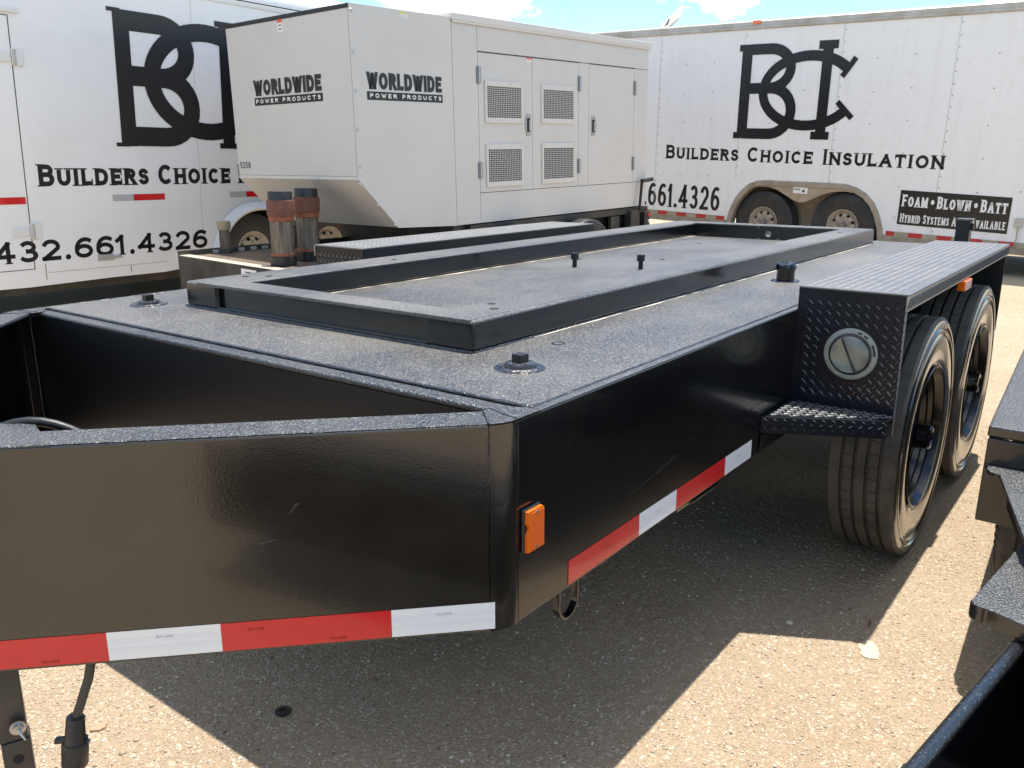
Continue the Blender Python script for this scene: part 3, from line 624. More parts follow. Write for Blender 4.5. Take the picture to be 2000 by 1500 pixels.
# front marker light (tall amber)
ml = tb(MB().box(.037, .0885, -.007, 0, -.2445, -.1625), 'marker_light', 'plastic_black', bevel=.003)
lb = MB().prism([(x, -.007, z) for x, z in ((.041, -.2425), (.0895, -.2425), (.0895, -.1705), (.085, -.1665), (.041, -.1665), (.041, -.190), (.045, -.194), (.0475, -.200), (.045, -.206), (.041, -.210))], (0, -.007, 0))
for i in range(26): lb.box(.049, .0865, -.0148, -.0138, -.2400+i*.0027, -.2386+i*.0027)
tb(lb, 'lens', 'amber_lens', ml)
for z_ in (-.172, -.237): tb(MB().cyl((.066, -.0138, z_), .0028, -.0028, 'y', n=12), 'screw', 'steel', ml)
# loop hanging below the side rail (flat bar D ring)
def loopD(x0, y0, name, parent=T):
    pts = []; w2, hh = .033, .086
    path = [(-w2, 0), (-w2, -.030), (-w2, -.056)]+[(w2*math.cos(rad(a)), -.056-abs(math.sin(rad(a)))*.034) for a in range(195, 350, 15)]+[(w2, -.056), (w2, -.030), (w2, 0)]
    mb = MB(); n = len(path); th = .0060; dp = .0075
    for i in range(n-1):
        pass
    inner, outer = [], []
    for i in range(n):
        a = Vector(path[max(i-1, 0)]); b = Vector(path[min(i+1, n-1)]); t_ = (b-a).normalized(); nn = Vector((-t_.y, t_.x))
        p = Vector(path[i]); inner.append(p+nn*th*.5); outer.append(p-nn*th*.5)
    vs = []
    for p in inner: vs += [(x0+p.x, y0-dp, -HR+p.y), (x0+p.x, y0+dp, -HR+p.y)]
    o_ = len(vs)
    for p in outer: vs += [(x0+p.x, y0-dp, -HR+p.y), (x0+p.x, y0+dp, -HR+p.y)]
    fs = []
    for i in range(n-1):
        a = 2*i; b = 2*(i+1); fs += [(a, a+1, b+1, b), (o_+a, o_+b, o_+b+1, o_+a+1), (a, b, o_+b, o_+a), (a+1, o_+a+1, o_+b+1, b+1)]
    mb.add(vs, fs, True); return tb(mb, name, 'black_gloss', parent, bevel=.0015)
loopD(.232, .030, 'tie_down_loop')
br = tb(MB().box(.70, .92, .02, .07, -HR-.028, -HR-.001), 'under_bracket', 'black_paint_smooth', bevel=.003)
tb(MB().box(.74, .90, .0, .02, -HR-.012, -HR-.004), 'bracket_lip', 'black_paint_smooth', br, bevel=.002)
# axles and springs
for x in (1.8887, 2.8154):
    tb(MB().cyl((x, -.05, -.45), .045, WD+.1, 'y', n=20), 'axle', 'black_plain')
for y in (.12, WD-.12):
    m_ = MB()
    for x in (1.8887, 2.8154):
        for k in range(4): m_.box(x-.40+.06*k, x+.40-.06*k, y-.03, y+.03, -.405-.011*(k+1), -.405-.011*k-.001)
    tb(m_, 'leaf_spring', 'black_plain')

# diamond tread plate pattern: raised lozenges on a plane
def lozenges(origin, U, V, N, wu, wv, pitch=.0262, L=.0125, Wd=.0040, h=.0016, skip=None, inset=.006, kinds=(0, 1), one_row=None):
    mb = MB(); o, U, V, N = map(Vector, (origin, U, V, N)); nu = int(wu/pitch)+2; nv = int(wv/pitch)+2
    for i in range(nu):
        for j in range(nv):
            for k in kinds:
                cu = (i+.5*k)*pitch; cv = (j+.5*k)*pitch
                if one_row is not None:
                    if j: continue
                    cv = one_row
                if not (inset+L*.7 < cu < wu-inset-L*.7 and inset+L*.7 < cv < wv-inset-L*.7): continue
                if skip and skip(cu, cv): continue
                an = rad(45 if k == 0 else 135); du = Vector((math.cos(an), math.sin(an))); dv = Vector((-du.y, du.x))
                prof = [(-1, 0), (-.55, .8), (0, 1), (.55, .8), (1, 0), (.55, -.8), (0, -1), (-.55, -.8)]
                base_ = [o+U*(cu+du.x*a*L+dv.x*b*Wd)+V*(cv+du.y*a*L+dv.y*b*Wd) for a, b in prof]
                top = [o+U*(cu+du.x*a*L*.72+dv.x*b*Wd*.45)+V*(cv+du.y*a*L*.72+dv.y*b*Wd*.45)+N*h for a, b in prof]
                mb.add(base_+top, [(q_, (q_+1) % 8, (q_+1) % 8+8, q_+8) for q_ in range(8)]+[tuple(range(8, 16))])
    return mb
FX, FX2, FZ = 1.397, 3.2, .0708
def fender(yi, sgn):
    """sgn=-1: near side (extends towards -y)"""
    yo = yi+sgn*.2976
    Y = lambda a, b: (min(a, b), max(a, b))
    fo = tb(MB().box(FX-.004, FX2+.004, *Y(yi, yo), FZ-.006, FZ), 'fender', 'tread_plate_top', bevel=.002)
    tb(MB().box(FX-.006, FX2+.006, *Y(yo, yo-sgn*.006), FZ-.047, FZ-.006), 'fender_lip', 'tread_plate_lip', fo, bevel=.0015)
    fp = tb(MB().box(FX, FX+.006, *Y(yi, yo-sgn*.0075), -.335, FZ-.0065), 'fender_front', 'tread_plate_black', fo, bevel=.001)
    tb(MB().box(FX2-.006, FX2, *Y(yi, yo-sgn*.0075), -.31, FZ-.0065), 'fender_rear', 'black_plain', fo, bevel=.001)
    tb(MB().box(FX+.006, FX2-.006, *Y(yi+sgn*.001, yi+sgn*.006), -.33, FZ-.0065), 'fender_inner', 'black_plain', fo)
    # step ledge below the front plate
    zt = -.268
    tb(MB().prism([(1.166, yi+sgn*.001, zt), (FX, yi+sgn*.001, zt), (FX, yo-sgn*.006, zt), (1.328, yo-sgn*.006, zt)], (0, 0, -.006)), 'step', 'tread_plate_black', fo, bevel=.002)
    a_ = Vector((1.166, yi+sgn*.001, 0)); b_ = Vector((1.328, yo-sgn*.006, 0)); d_ = (b_-a_).normalized(); nn = Vector((-abs(d_.y), -abs(d_.x)*(-sgn)*-1, 0))
    nn = Vector((-abs(d_.y), sgn*abs(d_.x)*1, 0))
    nn = (Vector((d_.y, -d_.x, 0))); nn = nn if nn.x < 0 else -nn
    tb(MB().prism([tuple(a_+Vector((0, 0, zt-.007))), tuple(b_+Vector((0, 0, zt-.007))), tuple(b_+Vector((0, 0, zt-.052))), tuple(a_+Vector((0, 0, zt-.047)))], tuple(-nn*.005)), 'step_lip', 'tread_plate_black', fo, bevel=.001)
    tb(MB().box(FX+.006, FX+.03, *Y(yo-sgn*.0075, yo-sgn*.0115), -.335, FZ-.048), 'front_return', 'tread_plate_top', fo, bevel=.001)
    # raised pattern
    oY = yo if sgn < 0 else yi
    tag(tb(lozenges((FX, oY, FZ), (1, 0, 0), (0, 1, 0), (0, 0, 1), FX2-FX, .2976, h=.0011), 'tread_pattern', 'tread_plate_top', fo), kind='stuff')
    lamp = sgn < 0
    tag(tb(lozenges((FX, oY, -.262), (0, 1, 0), (0, 0, 1), (-1, 0, 0), .2976, .325, skip=(lambda u, v: (u-.137)**2+(v-.152)**2 < .084**2) if lamp else None, inset=.002, h=.0024), 'tread_pattern', 'tread_bar_black', fo), kind='stuff')
    le = (b_-a_).length
    tag(tb(lozenges(tuple(a_+Vector((0, 0, zt-.052))+nn*.0003), tuple(d_), (0, 0, 1), tuple(nn), le, .046, inset=-.006, h=.0024), 'tread_pattern', 'tread_bar_black', fo), kind='stuff')
    tag(tb(lozenges((1.17, oY, zt+.0002), (1, 0, 0), (0, 1, 0), (0, 0, 1), .225, .29, inset=0,
        skip=lambda u, v: (1.17+u) < 1.176+(1.328-1.166)*(abs((oY+v)-yi)/.2976)+.012), 'tread_pattern', 'tread_plate_top', fo), kind='stuff')
    tag(tb(lozenges((FX, yo+sgn*.0002, FZ-.047), (1, 0, 0), (0, 0, 1), (0, sgn, 0), FX2-FX, .042, inset=-.03, pitch=.0205, L=.0255, Wd=.0034, kinds=(0,), one_row=.021), 'tread_pattern', 'tread_plate_black', fo), kind='stuff')
    # torn poly bracket under the step
    tb(MB().prism([(1.165, yi+sgn*.004, -.32), (1.28, yi+sgn*.02, -.335), (1.16, yi+sgn*.004, -.372)], (0, sgn*.003, 0)), 'step_gusset', 'black_plain', fo)
    if lamp:
        # amber marker under the lip
        m_ = tb(MB().box(2.16, 2.28, yo-.012, yo+.014, FZ-.082, FZ-.0485), 'marker_light', 'amber_lens', bevel=.003)
    return fo
F1 = fender(0, -1); F2 = fender(WD, 1)
# round work lamp on the near fender front
lc = Vector((FX-.0005, -.1605, -.110))
lp = tb(MB().lathe([(.0735, 0), (.0735, -.006), (.071, -.009), (.062, -.011), (.058, -.009), (.0575, -.004)], tuple(lc), 'x', 48), 'round_lamp', 'lamp_housing')
tb(MB().lathe([(.056, -.001), (.040, .0005), (.02, .002), (0, .0025)], tuple(lc+Vector((-.002, 0, 0))), 'x', 40), 'reflector', 'lamp_reflector', lp)
tb(MB().lathe([(.0575, -.006), (.055, -.014), (.048, -.019), (.030, -.023), (0, -.0245)], tuple(lc), 'x', 48), 'lens', 'lamp_glass', lp)
tb(MB().lathe([(.0578, -.006), (.0578, -.013), (.0525, -.0165), (.0515, -.014), (.055, -.006)], tuple(lc), 'x', 48), 'gasket', 'plastic_black', lp)
ba = rad(65); bd = Vector((0, -math.cos(ba)*-1, math.sin(ba))); bn = Vector((0, -bd.z, bd.y))
c0 = lc+Vector((-.0215, 0, 0))
tb(MB().prism([tuple(c0+bd*.05+bn*.0028), tuple(c0-bd*.05+bn*.0028), tuple(c0-bd*.05-bn*.0028), tuple(c0+bd*.05-bn*.0028)], (-.0045, 0, 0)), 'lens_bar', 'plastic_black', lp)
for an, w in ((20-180, 0), (-62, 0)):
    pass
for a0, a1 in ((150, 178), (-75-180, -48-180)):
    pts = [lc+Vector((-.0098, .0665*math.cos(rad(a0+(a1-a0)*i/8)), .0665*math.sin(rad(a0+(a1-a0)*i/8)))) for i in range(9)]
    tb(MB().tube([tuple(p) for p in pts], .0028, 6), 'slot', 'vent_dark', lp)
for a in (118, 298, 178+22, 20): tb(MB().cyl(tuple(lc+Vector((-.010, .066*math.cos(rad(a)), .066*math.sin(rad(a))))), .0042, -.003, 'x', n=12), 'screw', 'steel', lp)

# wheels
def tyre_profile(R, Ri, w, groove=True, gd=.013):
    """(radius, offset) from outer bead round the tread to inner bead; offset 0 = outer sidewall bulge plane, + inwards"""
    p = [(Ri, .020), (Ri+.010, .012), (Ri+.016, .0125), (Ri+.018, .008), (Ri+.05, .001), (Ri+.085, 0), (R-.062, .003), (R-.056, .0065), (R-.053, .0065), (R-.050, .0010), (R-.043, .0012), (R-.038, .0065), (R-.034, .0070), (R-.030, .0020), (R-.022, .0022), (R-.012, .0055), (R-.004, .0095), (R-.0005, .0135)]
    a, b = .0135, w-.0135
    if groove:
        for k in range(4):
            c = a+(b-a)*(k+1)/5; p += [(R, c-.0062), (R-gd, c-.0042), (R-gd, c+.0042), (R, c+.0062)]
    p += [(R-.001, b), (R-.012, w-.013), (R-.05, w-.003), (Ri+.08, w), (Ri+.02, w-.008), (Ri, w-.02)]
    return p
def make_wheel(parent, x, y, z, sgn, front):
    """sgn: outward direction sign on y (-1 near side). centre of outer plane at y"""
    inw = -sgn
    R, Ri, w = .40, .232, .213
    pr = [(r, inw*o) for r, o in tyre_profile(R, Ri, w)]
    wl = MB().lathe(pr if inw > 0 else pr, (0, 0, 0), 'y', 96)
    if inw < 0: wl.f = [f[::-1] for f in wl.f]
    if False: pass
    ty = wl.build('tire', 'tire_dusty' if front else 'tire_rubber', parent, loc=(x, y, z), angle=28)
    # glossy sidewall skin is the same mesh region: assign by face radius
    me = ty.data; me.materials.append(MAT['tire_side_gloss'])
    for p in me.polygons:
        c = p.center; r = math.hypot(c.x, c.z)
        if r < R-.012 and abs(c.y) < .03: p.material_index = 1
    # sipes on the ribs
    sp_ = MB(); nn = 62
    for k in range(nn):
        for rib, yy in enumerate((.0693, .1437)):
            a = 2*math.pi*(k+rib*.33)/nn
            for (da0, d0), (da1, d1) in (((0, -.0145), (.016, -.003)), ((.016, -.003), (.004, .003)), ((.004, .003), (.014, .0145))):
                A = [Vector(((R+.0007)*math.cos(a+t), inw*(yy+dd), (R+.0007)*math.sin(a+t))) for t, dd in ((da0, d0), (da1, d1), (da1+.007, d1), (da0+.007, d0))]
                sp_.flat([tuple(v) for v in A])
    s_o = sp_.build('tread_sipes', 'vent_dark', ty); tag(s_o, kind='stuff')
    # flex cracks and mould ribs on the sidewall
    rg = MB(); rr_ = random.Random(int(x*100))
    for k in range(70):
        a = 2*math.pi*rr_.random(); r0 = rr_.uniform(.26, .36); r1 = r0+rr_.uniform(.006, .022)
        off = lambda r: .0 if r < R-.055 else .0028
        A = [Vector((rr*math.cos(a+t), -inw*.0006, rr*math.sin(a+t))) for rr, t in ((r0, 0), (r1, .01), (r1, .0135), (r0, .0035))]
        rg.flat([tuple(v) for v in A])
    tag(rg.build('sidewall_cracks', 'tire_rubber', ty), kind='stuff')
    rp = [(.236, .010), (.243, .006), (.243, .003), (.238, .001), (.232, .004), (.229, .016), (.224, .030), (.214, .034), (.211, .048), (.200, .052), (.196, .070), (.188, .074), (.185, .098), (.170, .106), (.150, .108), (.120, .094), (.085, .088), (.07, .090), (0, .09)]
    rm_ = MB().lathe([(r, inw*o) for r, o in rp], (0, 0, 0), 'y', 72)
    rim = rm_.build('rim', 'rim_black', parent, loc=(x, y, z), angle=40)
    hb = MB().lathe([(.050, inw*.09), (.046, inw*.05), (.040, inw*.02), (.039, -inw*.006), (.036, -inw*.010), (.028, -inw*.011), (.026, -inw*.006), (0, -inw*.006)], (0, 0, 0), 'y', 32)
    h_ = hb.build('hub', 'black_gloss', rim)
    for k in range(8):
        a = 2*math.pi*k/8
        MB().cyl((.105*math.cos(a), inw*.092, .105*math.sin(a)), .010, -inw*.012, 'y', n=6).build('lug_nut', 'black_gloss', rim)
    return ty
zl = lambda y: .40-TR*0-(y*math.sin(TR))   # local height so that the tyre stands on the ground
YW = -.294
for x, fr in ((1.925, True), (2.826, True)):
    make_wheel(T, x, YW, .40-YW*math.sin(TR)+.0, -1, True)
    make_wheel(T, x, WD-YW, .40-(WD-YW)*math.sin(TR), 1, True)

# jack leg under the tongue
at_ = lambda s_, a, z: Vector((-ca, sa, 0))*s_+Vector((sa, ca, 0))*a+Vector((0, 0, z))
def sqtube(cx, cy_, half, z0, z1, ang):
    pts = [(cx+half*math.sqrt(2)*math.cos(ang+rad(45+90*i)), cy_+half*math.sqrt(2)*math.sin(ang+rad(45+90*i)), z0) for i in range(4)]
    return MB().prism(pts, (0, 0, z1-z0))
c1_, c2_ = at_(.8525, .058, 0), at_(.8435, .055, 0); jx, jy = c2_.x, c2_.y; JA = rad(68)
jk = sqtube(c1_.x, c1_.y, .0265, .337, .86, JA).build('jack', 'jack_steel', T, bevel=.003)
sqtube(jx, jy, .0220, .04, .3365, JA).build('inner_leg', 'jack_steel', jk, bevel=.003)
MB().cyl((jx, jy, .0), .075, .04, n=28).build('foot', 'jack_steel', jk, bevel=.004)
dirc = Vector((-math.cos(JA), -math.sin(JA), 0))
pc = at_(.8256, .0300, .368)+dirc*.001
MB().cyl(tuple(pc), .0125, .003, tuple(dirc), n=24).build('pin_washer', 'steel', jk, bevel=.0008)
MB().tube([tuple(pc), tuple(pc+dirc*.009), tuple(pc+dirc*.0095)], [.009, .008, .005], 14).build('pin_nut', 'steel', jk)
MB().tube([tuple(pc+dirc*.009), tuple(pc+dirc*.030+Vector((.008, -.004, -.008)))], [.003, .0015], 8).build('pin', 'steel', jk)
MB().cyl(tuple(Vector((jx, jy, .303))-Vector((math.cos(JA), math.sin(JA), 0))*.0221), .0085, .0006, tuple(dirc), n=20).build('pin_hole', 'vent_dark', jk)

# electrical plug hanging on its cable
inv = TM.inverted()
cpts = [at_(*p) for p in ((.68, .05, .56), (.688, .035, .52), (.699, .030, .4716), (.705, .030, .447), (.714, .030, .4245), (.723, .030, .400), (.734, .030, .374))]
cb = MB().tube([tuple(p) for p in cpts], .0078, 12).build('plug_cable', 'cable_rubber', T)
pt, pb = at_(.734, .030, .378), at_(.7465, .032, .284); ax = (pb-pt)
pl = MB().tube([tuple(pt+ax*t_) for t_ in (0, .02, .45, .50, .501, .55, .97, 1)], [.0135, .0145, .0165, .0185, .0205, .0215, .0215, .020], 22).build('plug_body', 'plastic_black', cb)
tb_ = Vector((-ca, sa, 0))
a1 = pt+ax*.42+tb_*.018
MB().prism([tuple(a1+tb_*.014+Vector((.004, .004, 0))), tuple(a1+tb_*.014-Vector((.004, .004, 0))), tuple(a1-tb_*.006-Vector((.004, .004, 0))), tuple(a1-tb_*.006+Vector((.004, .004, 0)))], (0, 0, -.007)).build('latch_tab', 'plastic_black', cb)
for t_, w_a in ((.53, 200), (.53, 250), (.05, 230)):
    c = pt+ax*t_; e1 = ax.normalized().orthogonal().normalized(); e2 = ax.normalized().cross(e1)
    rr = .0224 if t_ > .2 else .0150
    pts = [c+(e1*math.cos(rad(w_a+i*6))+e2*math.sin(rad(w_a+i*6)))*rr for i in range(5)]
    MB().tube([tuple(p) for p in pts], .0014, 6).build('plug_scuff', 'steel', cb)

# rear jack tube behind the near fender
rj = tb(MB().box(3.725, 3.79, -.052, .012, -.10, .137), 'rear_jack', 'black_plain', bevel=.004)
tb(MB().box(3.72, 3.795, -.060, .014, .128, .140), 'jack_cap', 'black_paint_coarse', rj, bevel=.002)
tb(MB().box(3.735, 3.76, -.066, -.0525, .085, .118), 'jack_tab', 'black_plain', rj, bevel=.001)

# ------------------------------------------------------------------ generator
def frame(g, t, r, loc): return Matrix.Translation(loc) @ Matrix.Rotation(g, 4, 'Z') @ Matrix.Rotation(t, 4, 'Y') @ Matrix.Rotation(r, 4, 'X')
GM = frame(-.0597, -.0207, -.0154, (4.1634, 4.4256, 1.1138))
GEN = empty('generator', 'large beige enclosed generator with louvred doors, standing on the rusty trailer', 'generator', GM @ Matrix.Translation((0, 0, -.384)))
GS = (0, 0, .384); WG = 1.434
def gb(mb, name, m, parent=GEN, bevel=0, **k): return mb.build(name, m, parent, bevel, shift=GS, **k)
U1, U2, U3, U4, U5, U6, U7 = .956, 1.233, 1.893, 2.545, 2.697, 3.443, 3.687
ZT, ZB, ZP = 1.117, -.381, 1.100
gb(MB().box(U1+.004, U7-.002, .006, WG-.006, ZB+.004, ZP), 'body', 'seam_dark')
# intake hood
hood = gb(MB().prism([(.006, .004, .006), (.006, .004, ZT-.012), (U1, .004, ZT-.012), (U1, .004, ZB+.01), (.349, .004, -.345)], (0, WG-.008, 0)), 'hood', 'genset_beige')
gb(MB().prism([(0, 0, 0), (0, 0, ZT), (U1-.002, 0, ZT+.004), (U1-.002, 0, ZB), (.349, 0, -.351)], (0, .004, 0)), 'side_panel', 'genset_beige', bevel=.001)
gb(MB().box(-.002, .002, .006, WG-.004, .022, ZT-.03), 'front_panel', 'genset_beige', bevel=.001)
gb(MB().box(-.004, .004, .004, WG-.002, -.002, .019), 'front_trim', 'genset_lip', bevel=.001)
gb(MB().prism([(-.001, .006, -.004), (.348, .006, -.348), (.352, .006, -.344), (.003, .006, 0)], (0, WG-.01, 0)), 'slope_panel', 'genset_beige')
gb(MB().box(-.006, .006, .0, WG, ZT-.028, ZT-.002), 'top_gasket', 'decal_black')
gb(MB().box(0, U1, .002, WG-.002, ZT-.006, ZT-.001), 'hood_top', 'genset_beige')
gap = .0022
def panel(x0, x1, z0, z1, nm='panel', par=GEN): return gb(MB().box(x0+gap, x1-gap, -.0005, .008, z0+gap, z1-gap), nm, 'genset_beige', par, bevel=.0012)
panel(U1, U2, ZB, ZP, 'side_panel'); panel(U2, U7, .905, ZP, 'top_panel'); panel(U2, U7, ZB, -.145, 'lower_panel')
d1 = panel(U2, U3, -.145, .905, 'door'); d2 = panel(U3, U4, -.145, .905, 'door'); panel(U4, U5, -.145, .905, 'post_panel'); d3 = panel(U5, U6, -.145, .905, 'door'); panel(U6, U7, -.145, .905, 'side_panel')
for x0, x1, z in ((U2, U4, .905), (U5, U6, .905)): gb(MB().box(x0, x1, -.0035, -.0005, z-.0045, z+.0035), 'drip_edge', 'seam_dark')
roof = gb(MB().box(U1-.01, U7+.03, -.018, WG+.018, ZP+.004, ZP+.052), 'roof', 'genset_lip', bevel=.004)
gb(MB().box(U1, U7+.02, -.013, -.010, ZP-.012, ZP+.004), 'roof_flashing', 'genset_lip', roof)
for y_ in (0,):
    gb(MB().box(U1+.01, U7-.02, .05, WG-.05, ZB-.19, ZB-.002), 'skid', 'frame_black_dusty', bevel=.002)
def grille(x0, x1, z0, z1, door):
    fr = MB(); t_ = .038
    fr.box(x0, x1, -.014, -.001, z1-t_, z1); fr.box(x0, x1, -.014, -.001, z0, z0+t_); fr.box(x0, x0+.022, -.0139, -.001, z0+t_, z1-t_); fr.box(x1-.022, x1, -.0139, -.001, z0+t_, z1-t_)
    f_ = gb(fr, 'vent', 'genset_lip', door, bevel=.0015)
    la = MB(); nx, nz = 20, 16; ax0, ax1, az0, az1 = x0+.022, x1-.022, z0+t_, z1-t_
    for i in range(nx+1): xx = ax0+(ax1-ax0)*i/nx; la.box(xx-.0015, xx+.0015, -.0130, -.0110, az0, az1)
    for j in range(nz+1): zz = az0+(az1-az0)*j/nz; la.box(ax0, ax1, -.0132, -.0108, zz-.0018, zz+.0018)
    gb(la, 'vent_mesh', 'genset_lip', f_); gb(MB().box(ax0, ax1, -.0030, -.0015, az0, az1), 'vent_backing', 'vent_dark', f_)
    for i in range(4):
        for z_ in (z0+.018, z1-.018): gb(MB().cyl((x0+.03+(x1-x0-.06)*i/3, -.014, z_), .004, -.002, 'y', n=8), 'screw', 'steel', f_)
grille(1.300, 1.760, .388, .700, d1); grille(1.302, 1.758, -.104, .225, d1); grille(2.006, 2.475, .392, .701, d2); grille(2.009, 2.479, -.105, .229, d2)
for x, z, dr in ((1.236, .736, d1), (1.233, .027, d1), (2.549, .73, d2), (2.548, .03, d2), (3.449, .728, d3), (3.446, .033, d3)):
    h_ = gb(MB().box(x-.022, x+.022, -.013, -.0005, z-.062, z+.062), 'hinge', 'hinge_grey', dr, bevel=.004)
    gb(MB().cyl((x, -.015, z-.058), .008, .116, n=10), 'hinge_pin', 'steel', h_)
for x, dr, sg in ((1.835, d1, -1), (2.765, d3, 1)):
    z = .376; h_ = gb(MB().prism([(x+sg*a, -.0006, z+b) for a, b in ((-.030, -.085), (.022, -.085), (.030, -.06), (.045, 0), (.030, .06), (.022, .085), (-.030, .085))], (0, -.007, 0)), 'latch', 'steel', dr, bevel=.002)
    gb(MB().box(x-.020, x+.016, -.0105, -.0078, z-.055, z+.055), 'latch_cup', 'seam_dark', h_); gb(MB().box(x-.008, x+.010, -.024, -.010, z-.045, z+.040), 'latch_handle', 'steel', h_, bevel=.003)
def rvt(pts, par=GEN):
    for p, ax_ in pts: gb(MB().cyl(p, .0125, -.006, ax_, n=14, r2=.008), 'bolt', 'steel', par)
rvt([((.022, 0, z), 'y') for z in (1.075, .82, .575, .33, .085)]+[((.012, 0, -.030), 'y'), ((.165, 0, -.178), 'y'), ((.315, 0, -.327), 'y')])
# lettering
for place in ('y', 'x'):
    Lt = Letters(place, -.0012 if place == 'y' else -.0035)
    if place == 'y':
        a, b = .122, .838; Lt.text('WORLDWIDE', a, b, .591, .112, .031, serif=False, gap=.07); Lt.rect(a-.003, b+.004, .522, .577)
        o1 = gb(Lt.mb, 'brand_lettering', 'decal_black'); L2 = Letters('y', -.0042); L2.text('POWER PRODUCTS', a+.02, b-.014, .536, .029, .0075, serif=False, gap=.62, space=.5); gb(L2.mb, 'brand_lettering', 'decal_white', o1)
    else:
        def flip(mb, c):
            mb.v = [(v[0], c-v[1], v[2]) for v in mb.v]; mb.f = [f[::-1] for f in mb.f]; return mb
        a, b = .322, 1.130; c = a+b; Lt.text('WORLDWIDE', a, b, .591, .112, .034, serif=False, gap=.07); Lt.rect(a-.003, b+.004, .524, .579)
        o1 = gb(flip(Lt.mb, c), 'brand_lettering', 'decal_black'); L2 = Letters('x', -.0065); L2.text('POWER PRODUCTS', a+.02, b-.014, .538, .029, .0080, serif=False, gap=.62, space=.5); gb(flip(L2.mb, c), 'brand_lettering', 'decal_white', o1)
        L3 = Letters('x', -.0035); L3.text('9258', .03, .17, .072, .048, .0075, serif=False, gap=.3); gb(flip(L3.mb, 1.434), 'unit_number', 'decal_black')
def sticker(x, z, w, h, top, par=GEN):
    s_ = gb(MB().box(x-w/2, x+w/2, -.0025, -.0010, z-h/2, z+h/2), 'sticker', 'decal_white', par); gb(MB().box(x-w/2+.001, x+w/2-.001, -.0035, -.0026, z+h*.18, z+h/2-.001), 'sticker_band', top, s_)
    for k in range(2): gb(MB().box(x-w*.35, x+w*.35, -.0035, -.0026, z-h*.12-k*h*.18, z-h*.06-k*h*.18), 'sticker_line', 'decal_grey', s_)
sticker(.484, 1.088, .075, .04, 'label_yellow'); sticker(1.852, .880, .07, .035, 'label_orange')
s_ = gb(MB().box(-.0035, -.0022, .716, .774, 1.004, 1.094), 'sticker', 'decal_white'); gb(MB().box(-.0045, -.0036, .717, .773, 1.066, 1.093), 'sticker_band', 'label_orange', s_)
for k in range(2): gb(MB().box(-.0045, -.0036, .73, .76, 1.045-k*.024, 1.052-k*.024), 'sticker_line', 'decal_black', s_)

# ------------------------------------------------------------------ rusty trailer carrying the generator
MM = Matrix.Translation((3.54, 4.22, 0)) @ Matrix.Rotation(-.045, 4, 'Z')
RT = empty('flatbed_trailer', 'dusty black trailer with rusty deck and capped pipes, carrying the beige generator', 'trailer', MM)
DZ = .54; WM = 1.57
def rb(mb, name, m, parent=RT, bevel=0, **k): return mb.build(name, m, parent, bevel, **k)
rb(MB().box(0, .09, 0, WM, DZ-.26, DZ), 'front_beam', 'frame_black_dusty', bevel=.004)
rb(MB().box(.002, .088, .003, WM-.003, DZ+.0005, DZ+.004), 'beam_top', 'dusty_edge')
rb(MB().box(.09, 4.30, .03, WM-.03, DZ-.02, DZ-.004), 'deck', 'rusty_deck')
for y0 in (0, WM-.012): rb(MB().box(.0, 4.36, y0, y0+.012, DZ-.26, DZ+(.035 if y0 else .0)), 'side_beam', 'frame_black_dusty', bevel=.002)
for i in range(7): rb(MB().box(.28+i*.11, .33+i*.11, WM-.032, WM-.012, DZ-.0, DZ+.022), 'stake_clip', 'galv')
rb(MB().box(-.95, -.001, WM/2-.05, WM/2+.05, .20, .30), 'tongue', 'frame_black_dusty')
rb(MB().box(-.003, -.001, .585, .76, DZ-.085, DZ-.02), 'paper_tag', 'decal_white')
rb(MB().box(-.0045, -.0032, .64, .71, DZ-.045, DZ-.038), 'tag_line', 'decal_black')
Mi = MM.inverted()
def stack(wx, wy, base, top):
    p = Mi @ Vector((wx, wy, 0)); x, y = p.x, p.y
    H_ = top-base
    t_ = rb(MB().cyl((x, y, base), .078, H_*.80, n=32), 'stand_pipe', 'pipe_steel')
    rb(MB().lathe([(0, 0), (.088, 0), (.088, H_*.125), (.082, H_*.13)], (x, y, base), 'z', 32), 'base_collar', 'cap_rubber', t_)
    rb(MB().lathe([(.0795, H_*.12), (.083, H_*.13), (.083, H_*.165), (.0785, H_*.17)], (x, y, base), 'z', 32), 'rust_ring', 'rust_ring', t_)
    rb(MB().lathe([(.0785, H_*.60), (.085, H_*.61), (.085, H_*.67), (.0785, H_*.68)], (x, y, base), 'z', 32), 'rust_ring', 'rust_ring', t_)
    rb(MB().lathe([(.079, H_*.665), (.092, H_*.675), (.093, H_*.70), (.093, H_*.865), (.091, H_*.88), (.078, H_*.885)], (x, y, base), 'z', 12), 'coupling', 'rust_cap', t_, angle=20)
    rb(MB().lathe([(.081, H_*.87), (.081, H_*.985), (.077, H_), (0, H_)], (x, y, base), 'z', 32), 'end_cap', 'cap_rubber', t_)
    pd = MB()
    for k in range(60):
        a = rad(205+random.gauss(0, 4)); z_ = base+H_*random.uniform(.22, .62); rr_ = .0786; s2 = random.uniform(.0015, .004)
        pd.flat([(x+rr_*math.cos(a), y+rr_*math.sin(a), z_), (x+rr_*math.cos(a+.05), y+rr_*math.sin(a+.05), z_), (x+rr_*math.cos(a+.05), y+rr_*math.sin(a+.05), z_+s2), (x+rr_*math.cos(a), y+rr_*math.sin(a), z_+s2)])
    tag(rb(pd, 'paint_chips', 'cap_tan', t_), kind='stuff')
stack(3.785, 4.79, DZ, 1.036); stack(4.085, 4.88, DZ, 1.045)
